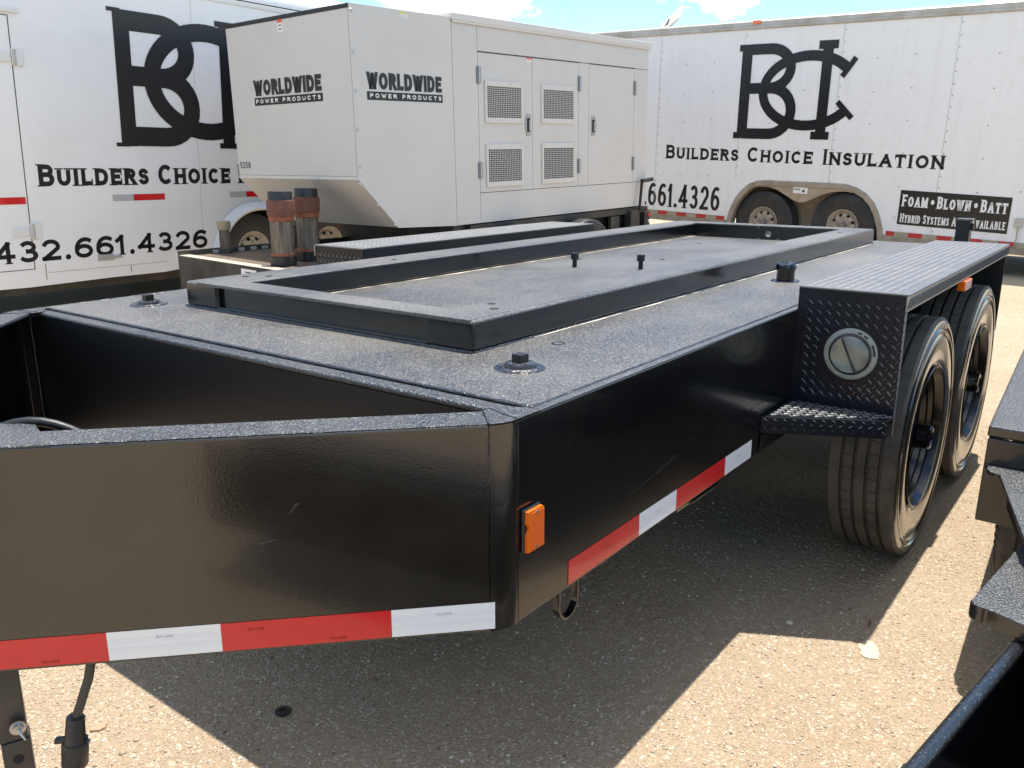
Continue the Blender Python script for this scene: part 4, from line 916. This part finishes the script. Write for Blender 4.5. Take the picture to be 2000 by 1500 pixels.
for wx, wy in ((3.99, 5.74), (4.66, 5.74)):
    p = Mi @ Vector((wx, wy, 0)); x, y = p.x, p.y
    t_ = rb(MB().cyl((x, y, DZ), .040, .19, n=20), 'stand_pipe', 'pipe_steel'); rb(MB().lathe([(.042, .17), (.052, .195), (.050, .235), (0, .235)], (x, y, DZ), 'z', 20), 'end_cap', 'cap_tan', t_)
    rb(MB().cyl((x, y, DZ), .062, .03, n=8), 'base_collar', 'frame_black_dusty', t_)
# wheels of the carrier
def simple_wheel(x, y, z, R, w, sgn, parent, rim_m, tyre_m='tire_dark', rr=.47, holes=8, white=False):
    inw = -sgn; Ri = R*rr+.0
    tp = [(Ri, inw*.02), (Ri+.012, inw*.008), (Ri+.03, inw*.002), (R-.07, 0), (R-.045, inw*.003), (R-.040, inw*.0065), (R-.032, inw*.006), (R-.012, inw*.014), (R-.002, inw*.026), (R, inw*.035)]
    for k in range(3): c = .035+(w-.07)*(k+1)/4; tp += [(R, inw*(c-.005)), (R-.008, inw*(c-.003)), (R-.008, inw*(c+.003)), (R, inw*(c+.005))]
    tp += [(R, inw*(w-.035)), (R-.012, inw*(w-.014)), (R-.05, inw*w), (Ri, inw*(w-.02))]
    ty = MB().lathe(tp, (0, 0, 0), 'y', 64).build('tire', tyre_m, parent, loc=(x, y, z))
    lg = MB(); nL = 56
    for k in range(nL):
        a = 2*math.pi*k/nL
        A = [Vector((q_*math.cos(a+t), inw*oo, q_*math.sin(a+t))) for q_, oo, t in ((R-.034, .0055, 0), (R-.010, .0145, 0), (R-.010, .0145, .035), (R-.034, .0055, .035))]
        lg.prism([tuple(v) for v in A], (0, -inw*.003, 0))
    tag(lg.build('tread_lugs', tyre_m, ty), kind='stuff')
    nn = holes*8
    prof = [(Ri+.012, inw*.006), (Ri+.010, inw*.0), (Ri+.002, inw*.001), (Ri-.006, inw*.012), (Ri-.018, inw*.03), (Ri-.026, inw*.045), (Ri*.80, inw*.050), (Ri*.76, inw*.036), (Ri*.60, inw*.026), (Ri*.42, inw*.030), (Ri*.36, inw*.038), (0, inw*.038)]
    sk = lambda k, i: i == 7 and (k % 8) in (2, 3, 4)
    rim = MB().lathe(prof, (0, 0, 0), 'y', nn, skip=sk).build('rim', rim_m, parent, loc=(x, y, z))
    MB().cyl((0, inw*.09, 0), Ri*.8, inw*.01, 'y', n=32).build('rim_back', 'vent_dark', rim)
    MB().lathe([(.042, inw*.038), (.040, -inw*.01), (.034, -inw*.018), (0, -inw*.02)], (0, 0, 0), 'y', 20).build('hub', 'rivet_dark', rim)
    for k in range(6):
        a = 2*math.pi*(k+.5)/6; MB().cyl((Ri*.50*math.cos(a), inw*.03, Ri*.50*math.sin(a)), .010, -inw*.018, 'y', n=6).build('lug_nut', 'steel', rim)
    return ty
for x in (2.2, 3.1):
    simple_wheel(x, -.02, .37, .37, .2, -1, RT, 'rim_black'); simple_wheel(x, WM+.02, .37, .37, .2, 1, RT, 'rim_black')
# tail of the carrier, seen at the rear corner of the generator: beams, lamp box, crank jack
GL = lambda x, y, z: Mi @ (GM @ Vector((x, y, z)))
def gbox(x0, x1, y0, y1, z0, z1, name, m, parent=RT, bevel=.003):
    mb = MB().box(x0, x1, y0, y1, z0, z1); mb.v = [tuple(GL(*v)) for v in mb.v]; return rb(mb, name, m, parent, bevel)
gbox(1.1, 3.735, -.006, .05, -.447, -.389, 'sub_frame', 'frame_black_dusty')
gbox(1.1, 3.735, .05, 1.3, -.60, -.40, 'cross_frame', 'black_plain')
tl = gbox(3.64, 3.74, -.03, .05, -.60, -.44, 'tail_box', 'frame_black_dusty')
for z, m in ((-.478, 'red_lens'), (-.535, 'white_lens')):
    p = GL(3.718, -.031, z); rb(MB().cyl(tuple(p), .017, -.006, 'y', n=14), 'tail_lamp', m, tl)
jb = gbox(3.36, 3.52, -.05, .03, -.66, -.415, 'jack_housing', 'frame_black_dusty')
gbox(2.0, 3.30, -.035, .02, -.72, -.585, 'lower_beam', 'frame_black_dusty')
gbox(3.06, 3.20, -.02, .02, -.585, -.455, 'gusset', 'frame_black_dusty')
p0, p1 = GL(3.500, -.055, -.42), GL(3.535, -.055, -.135); p2 = GL(3.72, -.055, -.125)
rb(MB().tube([tuple(p0), tuple(p1)], .014, 10), 'crank_arm', 'black_plain', jb); rb(MB().tube([tuple(p1), tuple(p2)], .021, 14), 'crank_grip', 'plastic_black', jb)

# ------------------------------------------------------------------ left white cargo trailer
LM = frame(.0054, .005, .037, (3.6671, 6.7208, .9459))
LT_ = empty('cargo_trailer', 'white enclosed cargo trailer at left, partly hidden behind the beige generator', 'trailer', LM @ Matrix.Translation((0, 0, -.9459)))
LS = (0, 0, .9459)
def lb_(mb, name, m, parent=LT_, bevel=0, **k): return mb.build(name, m, parent, bevel, shift=LS, **k)
WX = (1.361, 2.286); cz = -.573
def arch(cx0, cx1, c, r, n=14): return [(cx0+r*math.cos(rad(180-90*i/n)), c+r*math.sin(rad(180-90*i/n))) for i in range(n+1)]+[(cx1+r*math.cos(rad(90-90*i/n)), c+r*math.sin(rad(90-90*i/n))) for i in range(n+1)]
ao = arch(WX[0], WX[1], cz, .41)
BZ = -.655
outl = [(-2.6, BZ+.02), (-.70, BZ-.012), (-.05, BZ), (.42, BZ), (.78, BZ+.03), (.80, BZ+.075)]+[(x, z) for x, z in ao if z > BZ+.08]+[(WX[1]+.40, BZ), (4.6, BZ), (4.6, 1.60), (-2.6, 1.60)]
wall = MB().prism([(x, 0, z) for x, z in outl], (0, .03, 0)); lb_(wall, 'side_wall', 'trailer_white')
lb_(MB().box(-2.6, 4.6, .5, 2.25, BZ, 1.55), 'body', 'vent_dark'); lb_(MB().box(-2.6, 4.6, .031, .5, -.14, 1.55), 'wheel_well', 'vent_dark')
lb_(MB().box(-2.6, .85, .031, .5, BZ+.05, -.14), 'floor_box', 'vent_dark')
lb_(MB().box(-2.6, 4.6, .03, 2.26, 1.5, 1.6), 'roof_frame', 'trailer_white')
# curved roof and corner extrusion
rp = [(0, 1.60)]+[(.14-.14*math.cos(rad(a)), 1.62+.16*math.sin(rad(a))) for a in range(0, 91, 10)]+[(1.2, 1.83), (2.26, 1.78), (2.26, 1.6)]
lb_(MB().prism([(-2.6, y, z) for y, z in rp], (7.2, 0, 0)), 'roof', 'trailer_white')
lb_(MB().box(-2.6, 4.6, -.012, .0, 1.565, 1.60), 'roof_rail', 'trim_white', bevel=.004); lb_(MB().box(-2.6, 4.6, -.0065, -.0, 1.604, 1.612), 'rail_seam', 'seam_dark')
# door at the far left with hinges
dx = -.655
for x0, x1, z0, z1 in ((dx-.003, dx+.003, -.535, 1.245), (-1.9, dx-.003, 1.24, 1.246), (-1.9, dx-.003, -.535, -.530)): lb_(MB().box(x0, x1, -.0018, -.0003, z0, z1), 'door_seam', 'seam_dark')
lb_(MB().box(-1.9, dx+.075, -.022, -.0003, 1.262, 1.295), 'drip_rail', 'trim_white', bevel=.004)
for z in (.965, -.255):
    h_ = lb_(MB().box(dx-.13, dx-.008, -.012, -.0003, z-.032, z+.032), 'door_hinge', 'trim_white', bevel=.010, seg=3)
    lb_(MB().box(dx-.004, dx+.075, -.014, -.0003, z-.055, z+.065), 'hinge_plate', 'trim_white', h_, bevel=.010, seg=3)
    lb_(MB().cyl((dx+.012, -.014, z-.05), .012, .105, n=12), 'hinge_pin', 'galv', h_)
lb_(MB().box(-.165, -.03, -.006, -.0003, -.515, -.465), 'holdback_latch', 'galv', bevel=.003); lb_(MB().box(-.05, .035, -.016, -.006, -.50, -.482), 'latch_arm', 'galv', bevel=.002)
for x in (.80, 2.02): lb_(MB().box(x-.0015, x+.0015, -.0012, -.0003, -.60, 1.56), 'panel_seam', 'decal_grey')
lb_(MB().box(-.56, .45, -.0012, -.0003, BZ+.085, BZ+.088), 'scuff_line', 'trim_dusty')
for x, z0, z1 in ((-.575, -.62, -.50), (.11, -.625, -.575)): lb_(MB().box(x-.003, x+.003, -.0015, -.0003, z0, z1), 'scratch', 'rivet_dark')
# fender flare
fi, fo_ = arch(WX[0], WX[1], cz, .405), arch(WX[0], WX[1], cz, .475)
fl_ = MB(); n = len(fi); vs = []
for (a, b), (c, d) in zip(fi, fo_):
    a, b, c, d = a, max(b, BZ), c, max(d, BZ)
    m_x, m_z = (a+c)/2, (b+d)/2
    vs += [(a, .0, b), (a, -.075, b), ((a*.75+c*.25), -.085, b*.75+d*.25), (m_x, -.07, m_z), (c, -.004, d)]
for i in range(n-1):
    for k in range(4): fl_.f.append((i*5+k, i*5+k+1, (i+1)*5+k+1, (i+1)*5+k)); fl_.sm.append(True)
fl_.v = vs; lb_(fl_, 'fender_flare', 'trim_white', angle=60)
for x in WX: simple_wheel(x, .03, .9459-.556-.0, .352, .21, -1, LT_, 'rim_white', tyre_m='tire_grey', rr=.50)
for x in WX: simple_wheel(x, 2.22, .9459-.556-2.2*.037, .352, .21, 1, LT_, 'rim_white', rr=.50)
# side markings
def tp_far(mbf, x0, x1, z0, z1, m, nm='reflective_tape', par=None): return mbf(MB().box(x0, x1, -.0016, -.0004, z0, z1), nm, m, par)
for q0 in (0, 1.095, -1.124):
    tp_far(lb_, q0, q0+.178, -.0508, 0, 'decal_grey', par=LT_); tp_far(lb_, q0+.178, q0+.457, -.0508, 0, 'tape_red', par=LT_)
Lt = Letters('y', -.0006)
zr = .0028
glyph_parts(Lt, lb_, 'decal_black', LT_, [(('Builders Choice Insulation', -.560, 2.30, .073, .162, .038), dict(small=.82, gap=.15, space=.42)), (('432.661.4326', -.935, .842, -.480, .162, .034), dict(gap=.16))])
def monogram(stem, wst, zt, zb_, ub, lb2, wc, C, ist, isr, parent, fn, at=-.0026):
    Lm = Letters('y', at)
    return Lm
Lm = Letters('y', -.0030)
Lm.ribbon([(.180, .376), (.180, 1.392)], .130)
Lm.ribbon([(.07, 1.385), (.18, 1.385)], .03); Lm.ribbon([(.07, .388), (.18, .388)], .03)
Lm.ribbon([(.18, 1.318), (.50, 1.318)]+arc(.50, 1.116, .235, .202, 90, -90, 16)[1:]+[(.18, .914)], .148)
Lm.ribbon([(.18, .914), (.52, .914)]+arc(.52, .684, .242, .23, 90, -90, 16)[1:]+[(.18, .454)], .150)
Lm.ribbon(arc(.92, .905, .51, .397, 40, 322, 40), .138)
Lm.ribbon([(1.115, .376), (1.115, 1.41)], .118); Lm.ribbon([(1.02, 1.39), (1.21, 1.39)], .045); Lm.ribbon([(1.02, .395), (1.21, .395)], .045)
Lm.ribbon([(1.26, 1.09), (1.38, 1.26)], .04); Lm.ribbon([(1.26, .72), (1.38, .56)], .04)
lb_(Lm.mb, 'monogram', 'decal_black')
# running gear shadow side beam
lb_(MB().box(-2.5, .7, .1, .2, BZ-.08, BZ+.05), 'chassis_beam', 'frame_black_dusty')

# ------------------------------------------------------------------ right white cargo trailer
RM = frame(-1.6875, .0237, .0420, (10.7974, 5.5696, .5686))
RTR = empty('cargo_trailer', 'weathered white enclosed cargo trailer at right with riveted sides and two exposed wheels', 'trailer', RM @ Matrix.Translation((0, 0, -.47)))
RS = (0, 0, .47)
def wb(mb, name, m, parent=RTR, bevel=0, **k): return mb.build(name, m, parent, bevel, shift=RS, **k)
X0, X1 = -1.32, 6.2
arc_out = [(1.055, -.155), (1.085, 0), (1.125, .13), (1.18, .245), (1.255, .34), (1.35, .42), (1.456, .462), (1.58, .474), (2.358, .484), (2.58, .483), (2.70, .455), (2.82, .395), (2.92, .305), (2.995, .18), (3.05, .03), (3.085, -.155)]
ol = [(X0, -.11)]+[arc_out[0]]+arc_out[1:-1]+[arc_out[-1]]+[(X1, -.10), (X1, 2.25), (X0, 2.25)]
ol = [(X0, -.045), (1.06, -.045)]+arc_out[1:-1]+[(3.075, -.045), (X1, -.045), (X1, 2.25), (X0, 2.25)]
wb(MB().prism([(x, 0, z) for x, z in ol], (0, .03, 0)), 'side_wall', 'trailer_white_old')
for a, b in ((X0, 1.053), (3.083, X1)):
    wb(MB().box(a, b, -.006, .03, -.125, -.0455), 'bottom_rail', 'trim_dusty', bevel=.002)
wb(MB().box(X0, X1, .6, 2.35, -.05, 2.2), 'body', 'vent_dark'); wb(MB().box(X0, 1.02, .031, .6, -.05, 2.2), 'body_box', 'vent_dark'); wb(MB().box(3.12, X1, .031, .6, -.05, 2.2), 'body_box', 'vent_dark'); wb(MB().box(1.02, 3.12, .031, .6, .50, 2.2), 'body_box', 'vent_dark')
wb(MB().box(1.03, 3.11, .32, .34, -.12, .50), 'well_lining', 'mud_panel')
wb(MB().box(X0, X1, .031, 2.4, 2.2, 2.325), 'roof', 'aluminium_trim')
# roof edge extrusion
wb(MB().prism([(X0, -.004, 2.232), (X0, -.022, 2.245), (X0, -.022, 2.262), (X0, -.008, 2.272), (X0, -.008, 2.318), (X0, .012, 2.336), (X0, .06, 2.338), (X0, .06, 2.232)], (X1-X0, 0, 0)), 'roof_rail', 'aluminium_trim')
for x in (1.235+.0, 4.95): wb(MB().box(x, x+.105, -.030, -.0085, 2.292, 2.330), 'marker_light', 'amber_lens', bevel=.006)
# roof vent, hinged open
vh = wb(MB().prism([(-.66, .55, 2.335), (-.24, .55, 2.335), (-.24, .95, 2.335), (-.66, .95, 2.335)], (0, 0, .05)), 'roof_vent', 'trim_white', bevel=.004)
lid = MB().box(-.215, .215, -.02, .02, -.13, .13); th = rad(0)
R_ = Matrix.Translation((-.47, .70, 2.475)) @ Matrix.Rotation(rad(38), 4, 'Y') @ Matrix.Rotation(rad(0), 4, 'X')
lidm = MB().box(-.20, .20, -.20, .20, -.018, .018); R2 = Matrix.Translation((-.43, .72, 2.48)) @ Matrix.Rotation(rad(-35), 4, 'Y') @ Matrix.Rotation(rad(38), 4, 'X')
lidm.v = [tuple(R2 @ Vector(v)) for v in lidm.v]; wb(lidm, 'vent_lid', 'cover_plate_white', vh, bevel=.01)
wb(MB().tube([(-.50, .66, 2.37), (-.40, .64, 2.50)], .010, 6), 'lid_arm', 'black_plain', vh)
# wheel arch trim + mud panel
def inset(pts, d):
    o = []
    for i, (x, z) in enumerate(pts):
        a = Vector(pts[max(i-1, 0)]); b = Vector(pts[min(i+1, len(pts)-1)]); t_ = (b-a).normalized(); nn = Vector((t_.y, -t_.x)); o.append((x+nn.x*d, z+nn.y*d))
    return o
ai = inset(arc_out, .058); ao2 = inset(arc_out, -.012)
tr = MB(); n = len(arc_out)
vs = []
for (a, b), (c, d) in zip(ao2, ai): vs += [(a, -.002, b), (a+(c-a)*.15, -.014, b+(d-b)*.15), (a+(c-a)*.85, -.016, b+(d-b)*.85), (c, -.002, d), (c, .10, d)]
for i in range(n-1):
    for k in range(4): tr.f.append((i*5+k, (i+1)*5+k, (i+1)*5+k+1, i*5+k+1)); tr.sm.append(True)
tr.v = vs; wb(tr, 'arch_trim', 'trim_dusty')
lob = [(1.47, .405), (1.61, .408), (1.74, .375), (1.86, .315), (1.95, .268), (2.035, .246), (2.12, .262), (2.21, .305), (2.32, .36), (2.45, .398), (2.58, .41), (2.66, .40)]
wb(MB().prism([(x, -.004, z) for x, z in [(1.38, .385), (1.47, .412), (1.58, .422), (2.358, .430), (2.58, .428), (2.69, .40)]+lob[::-1]], (0, .01, 0)), 'mud_panel', 'mud_panel')
ms = wb(MB().box(1.945, 2.125, -.008, -.0045, .352, .425), 'maker_label', 'decal_white'); wb(MB().box(1.955, 2.03, -.0095, -.0082, .395, .405), 'label_line', 'decal_black', ms); wb(MB().box(2.06, 2.09, -.0095, -.0082, .37, .395), 'label_mark', 'decal_black', ms)
for x in (1.555, 2.573):
    # tyre local z from measured wheel centre
    simple_wheel(x, .035, .47+(-.033 if x < 2 else .010), .39, .22, -1, RTR, 'rim_steel', rr=.46)
    simple_wheel(x, 2.37, .47-.033-.098, .39, .22, 1, RTR, 'rim_steel', rr=.46)
# red / tan conspicuity tape along the bottom rail
k = -4
while k*.3048 < X1-.2:
    for off, m in ((0, 'tape_red_far'), (.1524, 'tape_tan_far')):
        a = k*.3048+off; b = a+.1524
        a, b = max(a, X0+.01), b
        if b > 1.04 and a < 1.04: b = 1.035
        if a < 3.10 < b: a = 3.105
        if (a > 1.03 and b < 3.11) or b <= a: continue
        wb(MB().box(a, b, -.0078, -.0064, -.048-.0, .003-.0), 'reflective_tape', m)
    k += 1
# panel seams and rivets
v0 = -.0733; rv = MB()
def rivet(x, z, r=.0075): rv.add([(x+r*math.cos(a), -.0035, z+r*math.sin(a)) for a in [math.pi/3*i for i in range(6)]]+[(x, -.0065, z)], [(i, (i+1) % 6, 6) for i in range(6)])
for j in range(-1, 6):
    x = v0+j*1.2192
    wb(MB().box(x-.0022, x+.0022, -.0016, -.0003, -.04 if not 1.06 < x < 3.08 else .49, 2.232), 'panel_seam', 'decal_grey')
    z = .04
    while z < 2.2:
        if not (1.06 < x < 3.08 and z < .5): rivet(x+.018, z+random.uniform(-.005, .005), .007)
        z += .118
    for q_ in (1, 2):
        xx = x+q_*.4064; z = .10+.03*q_
        while z < 2.2:
            if not (1.0 < xx < 3.12 and z < .55): rivet(xx, z+random.uniform(-.01, .01))
            z += .345
for i in range(60): rivet(X0+.06+i*.125, 2.255 if i % 2 else 2.30, .006)
tag(wb(rv, 'rivets', 'rivet_dark'), kind='stuff')
for i in range(24):
    x = X0+.1+i*.305
    if 1.0 < x < 3.1: continue
    wb(MB().cyl((x, -.006, -.095), .010, -.004, 'y', n=8), 'rail_bolt', 'rivet_dark')
# lettering
Lt = Letters('y', -.0008)
glyph_parts(Lt, wb, 'decal_black', RTR, [(('Builders Choice Insulation', .088, 3.622, .694, .178, .038), dict(small=.82, gap=.20, space=.50, zslope=.002)), (('432.661.4326', -.735, .948, .058, .308, .046), dict(gap=.18))])
Lm = Letters('y', -.0040)
Lm.ribbon([(1.187, .985), (1.187, 2.062)], .136)
Lm.ribbon([(1.078, 2.030), (1.18, 2.030)], .075); Lm.ribbon([(1.072, 1.012), (1.18, 1.012)], .075)
Lm.ribbon([(1.187, 2.007), (1.50, 2.007)]+arc(1.50, 1.785, .265, .222, 90, -90, 16)[1:]+[(1.187, 1.563)], .122)
Lm.ribbon([(1.187, 1.563), (1.54, 1.563)]+arc(1.54, 1.299, .272, .264, 90, -90, 16)[1:]+[(1.187, 1.035)], .124)
Lm.ribbon(arc(2.0, 1.525, .566, .388, 37, 325, 44), .114)
Lm.ribbon([(2.203, .985), (2.203, 2.068)], .124)
Lm.ribbon([(2.088, 2.022), (2.318, 2.022)], .092); Lm.ribbon([(2.088, 1.025), (2.310, 1.025)], .088)
Lm.ribbon([(2.535, 1.872), (2.395, 1.672)], .062); Lm.ribbon([(2.372, 1.402), (2.558, 1.222)], .062)
wb(Lm.mb, 'monogram', 'decal_black')
pb_ = wb(MB().prism([(3.212, -.0040, .088), (4.334, -.0040, .080), (4.334, -.0040, .452), (3.212, -.0040, .464)], (0, .0035, 0)), 'service_panel', 'decal_black')
Lt = Letters('y', -.0046)
glyph_parts(Lt, wb, 'decal_white', pb_, [(('Foam * Blown * Batt', 3.240, 4.305, .288, .130, .0235), dict(small=.85, gap=.17, zslope=-.006, space=.28)), (('Hybrid Systems Also Available', 3.240, 4.312, .112, .098, .0140), dict(small=.85, gap=.18, zslope=.004, space=.40))])
# power inlet with cord
ib = wb(MB().box(4.39, 4.47, -.030, -.0005, .27-.11, .36-.11), 'power_inlet', 'galv', bevel=.006)
wb(MB().tube([(4.43, -.03, .17), (4.44, -.04, .05), (4.425, -.035, -.04), (4.36, -.02, -.13)], .006, 6), 'cord', 'cap_tan', ib)

# ------------------------------------------------------------------ black trailer at the right edge
NM = Matrix.Translation((0, 0, 0))
NT = empty('tongue_trailer', 'black textured trailer cut off at the right edge, its tongue pointing at the camera', 'trailer', Matrix.Translation((2.36, .26, 0)))
def nb(mb, name, m, parent=NT, bevel=0, **k): return mb.build(name, m, parent, bevel, shift=(-2.36, -.26, 0), **k)
nb(MB().prism([(2.36, .262, .65), (5.6, .42, .65), (5.6, -1.4, .65), (2.36, -1.4, .65)], (0, 0, -.03)), 'deck', 'black_paint_coarse', bevel=.006)
nb(MB().prism([(2.345, .258, .62), (2.345, -1.4, .62), (2.345, -1.4, .40), (2.345, .258, .40)], (.02, 0, 0)), 'front_plate', 'black_paint_smooth', bevel=.003)
nb(MB().prism([(2.365, .258, .62), (5.6, .418, .62), (5.6, .418, .52), (2.365, .258, .40)], (0, -.02, 0)), 'side_plate', 'black_paint_smooth', bevel=.003)
# rounded ledge at .55
ce = []
for i in range(7): a = rad(75+i*17); ce.append((2.318+.035*math.cos(a), .212+.035*math.sin(a), .555))
nb(MB().prism([(2.3445, .256, .555)]+ce+[(1.905, .118, .555), (1.80, .06, .555), (1.80, -.60, .555), (2.3445, -.60, .555)], (0, 0, -.012)), 'step_plate', 'black_paint_coarse', bevel=.004)
nb(MB().prism([(2.300, .190, .542), (1.88, .085, .542), (1.80, .045, .542), (1.80, -.6, .542), (2.3, -.6, .542)], (0, 0, -.075)), 'step_box', 'black_plain', bevel=.002)
gm = MB()
for i in range(8):
    for j in range(6):
        gm.cyl((2.02+i*.022+(.011 if j % 2 else 0), .055-j*.022, .5552), .005, .0035, n=8, r2=.003)
tag(nb(gm, 'grip_studs', 'black_gloss'), kind='stuff')
make_n = simple_wheel(3.02-2.36, .250-.26, .300, .300, .20, 1, NT, 'rim_black', tyre_m='tire_dusty', rr=.5)
# tongue side: plate corner and channel with rounded rail
q1, q2 = Vector((1.655, .168)), Vector((2.035, .122)); dd = (q2-q1).normalized(); nn_ = Vector((dd.y, -dd.x))
cr = []
for i in range(6): a = rad(100+i*20); cr.append((1.675+.022*math.cos(a), .147+.022*math.sin(a), .50))
pn = nb(MB().prism([tuple((q2+dd*.25).to_3d()+Vector((0, 0, .50))), *cr, (1.63, .075, .50), (1.60, -.12, .50), (2.28, -.2, .50)], (0, 0, -.034)), 'tongue_plate', 'black_paint_coarse', bevel=.004)
nb(MB().box(1.598, 1.606, .046, .049, .467, .4995), 'plate_seam', 'weld', pn)
h0, h1 = Vector((-.35, .400, .45)), Vector((2.25, -.018, .45)); hd = (h1-h0).normalized(); hn = Vector((hd.y, -hd.x, 0))
nb(MB().tube([tuple(h0), tuple(h1)], .0128, 18), 'rail_edge', 'rail_paint')
rr0 = random.Random(3)
nb(MB().prism([tuple(h0+Vector((0, 0, -.010))-hn*.006), tuple(h1+Vector((0, 0, -.010))-hn*.006), tuple(h1+Vector((0, 0, -.24))-hn*.006), tuple(h0+Vector((0, 0, -.24))-hn*.006)], tuple(hn*.012)), 'rail_web', 'black_paint_smooth', bevel=.002)
nb(MB().prism([tuple(h0+Vector((0, 0, -.24))), tuple(h1+Vector((0, 0, -.24))), tuple(h1+hn*.26+Vector((0, 0, -.24))), tuple(h0+hn*.26+Vector((0, 0, -.24)))], (0, 0, -.012)), 'rail_floor', 'black_paint_smooth')
nb(MB().prism([tuple(h0+hn*.135+Vector((0, 0, -.02))), tuple(h1+hn*.135+Vector((0, 0, -.02))), tuple(h1+hn*.30+Vector((0, 0, -.02))), tuple(h0+hn*.30+Vector((0, 0, -.02)))], (0, 0, -.012)), 'inner_flange', 'black_paint_coarse', bevel=.003)
nb(MB().prism([tuple(h0+hn*.15+Vector((0, 0, -.034))), tuple(h1+hn*.15+Vector((0, 0, -.034))), tuple(h1+hn*.15+Vector((0, 0, -.24))), tuple(h0+hn*.15+Vector((0, 0, -.24)))], tuple(hn*.01)), 'inner_web', 'black_paint_smooth')
# small plate under the rail end
nb(MB().prism([tuple(h0+hd*.9-hn*.030+Vector((0, 0, -.03))), tuple(h0+hd*1.60-hn*.030+Vector((0, 0, -.03))), tuple(h0+hd*1.60-hn*.008+Vector((0, 0, -.03))), tuple(h0+hd*.9-hn*.008+Vector((0, 0, -.03)))], (0, 0, -.10)), 'rail_liner', 'black_paint_smooth', bevel=.004)

for o in list(NT.children):
    if o.type == 'MESH' and o.data.materials and o.data.materials[0] == MAT['black_paint_coarse']:
        o.data.materials.append(MAT['black_paint_dusty'])
        for p in o.data.polygons:
            if p.normal.z < .35: p.material_index = 1

# ------------------------------------------------------------------ small things on the ground
st = MB(); n = 14; ringp = []
for k_ in range(n):
    a = 2*math.pi*k_/n; r_ = .035*(1+.25*math.sin(2*a+.5)+.12*math.sin(5*a)); ringp.append((r_*math.cos(a)*1.15, r_*math.sin(a)*.9, 0))
so_ = MB().prism(ringp, (0, 0, .006)).build('flat_stone', 'flat_stone_tan', None, bevel=.001, loc=(2.24, .445, -.0030)); tag(so_, 'flat whitish stone lying on sunlit gravel by the tip of the fender shadow', 'stone')
wr = MB().lathe([(.0085, 0), (.0085, .006), (.010, .008), (.018, .008), (.020, .006), (.020, 0)], (0, 0, 0), 'z', 6)
wo = wr.build('rubber_ring', 'plastic_black', None, loc=(1.095, 1.486, .001)); tag(wo, 'small black ring dropped on the shaded gravel', 'ring'); wo.rotation_euler = (0, .1, .6)
tw = MB().tube([(0, 0, .004), (.012, .006, .006), (.028, .004, .004), (.045, .012, .004)], [.002, .0025, .002, .001], 6).build('twig', 'rust_cap', None, loc=(2.36, .475, 0)); tag(tw, 'tiny brown twig lying on the shadow edge in front of the tires', 'twig')
cs = MB().prism([(.020*math.cos(a)*(1+.3*math.sin(3*a)), .013*math.sin(a), 0) for a in [2*math.pi*i/10 for i in range(10)]], (0, 0, .012)).build('broken_stone', 'rust_stone', None, bevel=.003, loc=(.80, 1.775, -.006)); tag(cs, 'reddish broken stone on bright gravel beside the hanging plug', 'stone')
